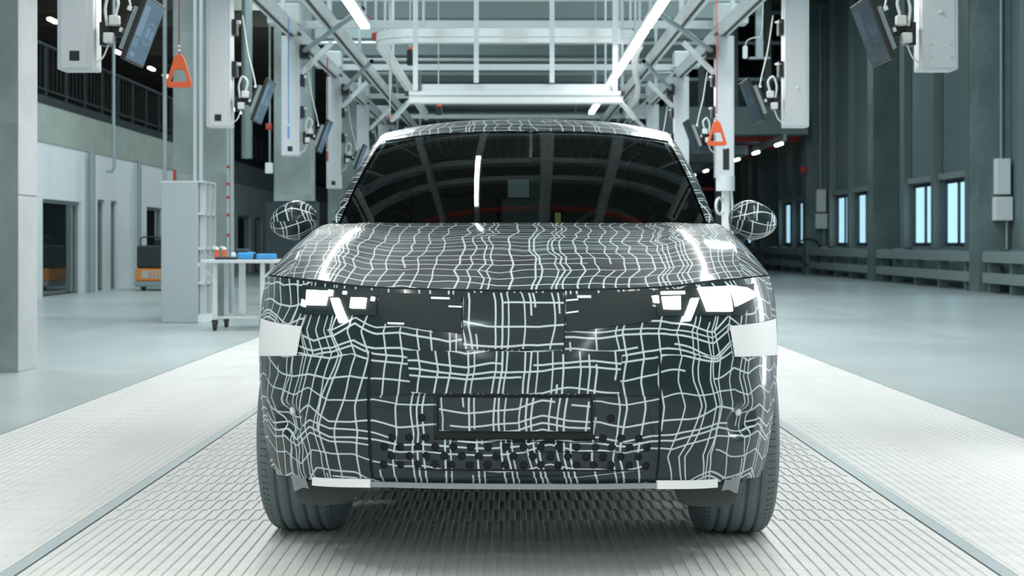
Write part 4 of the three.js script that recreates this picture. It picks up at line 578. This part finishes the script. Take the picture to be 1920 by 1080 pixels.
// ---------------------------------------------------------------- window side: gallery at the far end, boxes on the columns
{
  const g = thing('far_gallery', 'grey gallery deck with red edge beams at the far end of the window side', 'gallery', [0, 0, 0]);
  mesh('deck', boxAt(4.9, 9.85, 4.6, 5.5, -46, -71.8), M.beam, g); for (const d of [47, 51, 56]) mesh('red_beam', boxAt(5, 9.8, 4.42, 4.6, -d, -d - 0.3), M.red, g); for (const d of [48.5, 53, 60]) mesh('duct', boxAt(5.2, 8.3, 4.1, 4.4, -d, -d - 0.5), M.galv, g); for (const x of [5.2, 7.4]) mesh('leg', boxAt(x, x + 0.35, 0, 4.6, -50, -50.35), M.steelPost, g);
  for (let i = 0; i < 6; i++) tag(mesh('gallery_tube', RB(0.14, 0.09, 0.9, 0.04), M.ledSoft, scene, [8.6, 4.15, -(44.5 + 4.1 * i)]), 'glowing lamp in the row under the far grey gallery deck', 'ceiling light', 'lamps under the far gallery');
  tag(mesh('lamp_rail', boxAt(8.55, 8.65, 4.2, 4.4, -43.5, -66), M.galv, scene), 'grey rail carrying the lamps below the far gallery', 'rail');
  const dark = thing('storage_racks', 'dark storage racks with shelves under the far gallery', 'rack', [0, 0, -58]); for (let k = 0; k < 4; k++) mesh('shelf', boxAt(4.9, 8.6, 0.5 + k * 0.9, 0.62 + k * 0.9, 0, -1), k % 2 ? M.red : M.galv, dark); for (const x of [4.9, 6.15, 7.4, 8.6]) mesh('upright', boxAt(x, x + 0.1, 0, 3.6, 0, -1), M.dark, dark); mesh('back_panel', boxAt(4.9, 8.7, 0, 3.6, -1, -1.05), M.dark, dark);
  for (const [D, l] of [[29.5, 'pair of white switch boxes on the concrete column nearest the wide window'], [46.5, 'pair of white switch boxes on the concrete column by the small windows']]) { const t = thing('switch_box', l, 'switch box', [10.18, 0, -D]); mesh('upper_box', boxAt(0.03, 0.34, 2.05, 2.8, 0.18, 0, 0.02), M.white, t); mesh('lower_box', boxAt(0, 0.38, 1.5, 2.0, 0.2, 0, 0.02), M.white, t); mesh('conduit', rod(V(0.3, 0.9, 0.05), V(0.3, 1.5, 0.05), 0.03), M.galv, t); mesh('conduit', rod(V(0.18, 2.8, 0.05), V(0.18, 8.9, 0.05), 0.03), M.galv, t); }
  tag(mesh('alarm_box', RB(0.22, 0.22, 0.1, 0.03), M.red, scene, [XW(1507, 46.4), YW(318, 46.4), -46.45]), 'small red alarm box on the column beside the switch boxes', 'alarm box');
  tag(mesh('cable_coil', new THREE.TorusGeometry(0.42, 0.025, 8, 40), M.dark, scene, [9.95, 0.75, -46.44], [0, 0, 0]), 'coiled dark cable hung on the concrete column below the switch boxes', 'cable');
}
// small tools and fittings hung over the line
{
  for (const [px, py, D, w, h, top, label] of [[769, 108, 19.6, 0.09, 0.22, 0, 'black hanging tool with an orange top beside the lifting frame upright'], [822, 208, 20.5, 0.11, 0.12, 0, 'black hanging tool with an orange top above the car roof'], [731, 229, 20.5, 0.1, 0.09, 0, 'small black hanging tool above the roof edge of the car']]) { const t = thing('hanging_tool', label, 'tool', [XW(px, D), YW(py, D), -D]); mesh('body', RB(w, h, 0.1, 0.02), M.black, t); mesh('cap', RB(w * 0.6, 0.05, 0.06, 0.015), M.orange, t, [0.01, h / 2 + 0.02, 0]); mesh('cable', rod(V(0, h / 2 + 0.04, 0), V(0, 9 - YW(py, D), 0), 0.008, 8), M.cable, t); }
  { const D = 29.8, t = thing('white_motor', 'white rounded motor housing hung above the right roof edge of the car', 'motor', [XW(1196, D), YW(213, D), -D]); mesh('body', RB(0.55, 0.2, 0.3, 0.05, 3), M.railWhite, t); mesh('hanger', rod(V(0, 0.1, 0), V(0, 9 - YW(213, D), 0), 0.03), M.aluWhite, t); mesh('end_cover', RB(0.06, 0.16, 0.24, 0.02), M.galv, t, [-0.29, 0, 0]); }
  { const D = 19.2, t = thing('hand_switch', 'white oval hand switch hanging on a curved cable by the window side posts', 'switch', [XW(1397, D), YW(98, D), -D]); mesh('body', RB(0.07, 0.18, 0.06, 0.028, 3), M.white, t); mesh('cable', tube([V(0, 0.09, 0), V(0.03, 0.16, 0), V(0.12, 0.2, 0), V(0.2, 0.21, 0), V(0.24, 0.5, 0), V(0.24, 0.9, 0)], 0.009, 30), M.cable, t); }
  const fr = thing('portal_frame', 'light grey steel portal frame behind the window side posts', 'frame', [0, 0, -27]); mesh('upright', boxAt(XW(1418, 27), XW(1431, 27), YW(108, 27), 9, 0, -0.12), M.galv, fr); mesh('arm', boxAt(XW(1370, 27), XW(1418, 27), YW(12, 27), YW(3, 27), 0, -0.12), M.galv, fr); mesh('foot_plate', boxAt(XW(1405, 27), XW(1444, 27), YW(110, 27), YW(107, 27), 0.02, -0.14), M.galv, fr);
  const gr = thing('deck_frame', 'grey steel frame with dark infill panels standing on the far gallery deck', 'frame', [0, 5.5, -46.4]); for (const x of [5.2, 6.3, 7.4, 8.5, 9.5]) mesh('post', boxAt(x, x + 0.22, 0, 3.5, 0, -0.2), M.steelPost, gr); for (const y of [0.9, 2.1, 3.1]) mesh('rail', boxAt(5.2, 9.7, y, y + 0.1, -0.02, -0.12), M.galv, gr); for (let k = 0; k < 4; k++) mesh('infill_panel', boxAt(5.42 + 1.1 * k, 6.3 + 1.1 * k, 0, 0.9, -0.1, -0.14), M.navy, gr);
}
renderer.render(scene, camera);
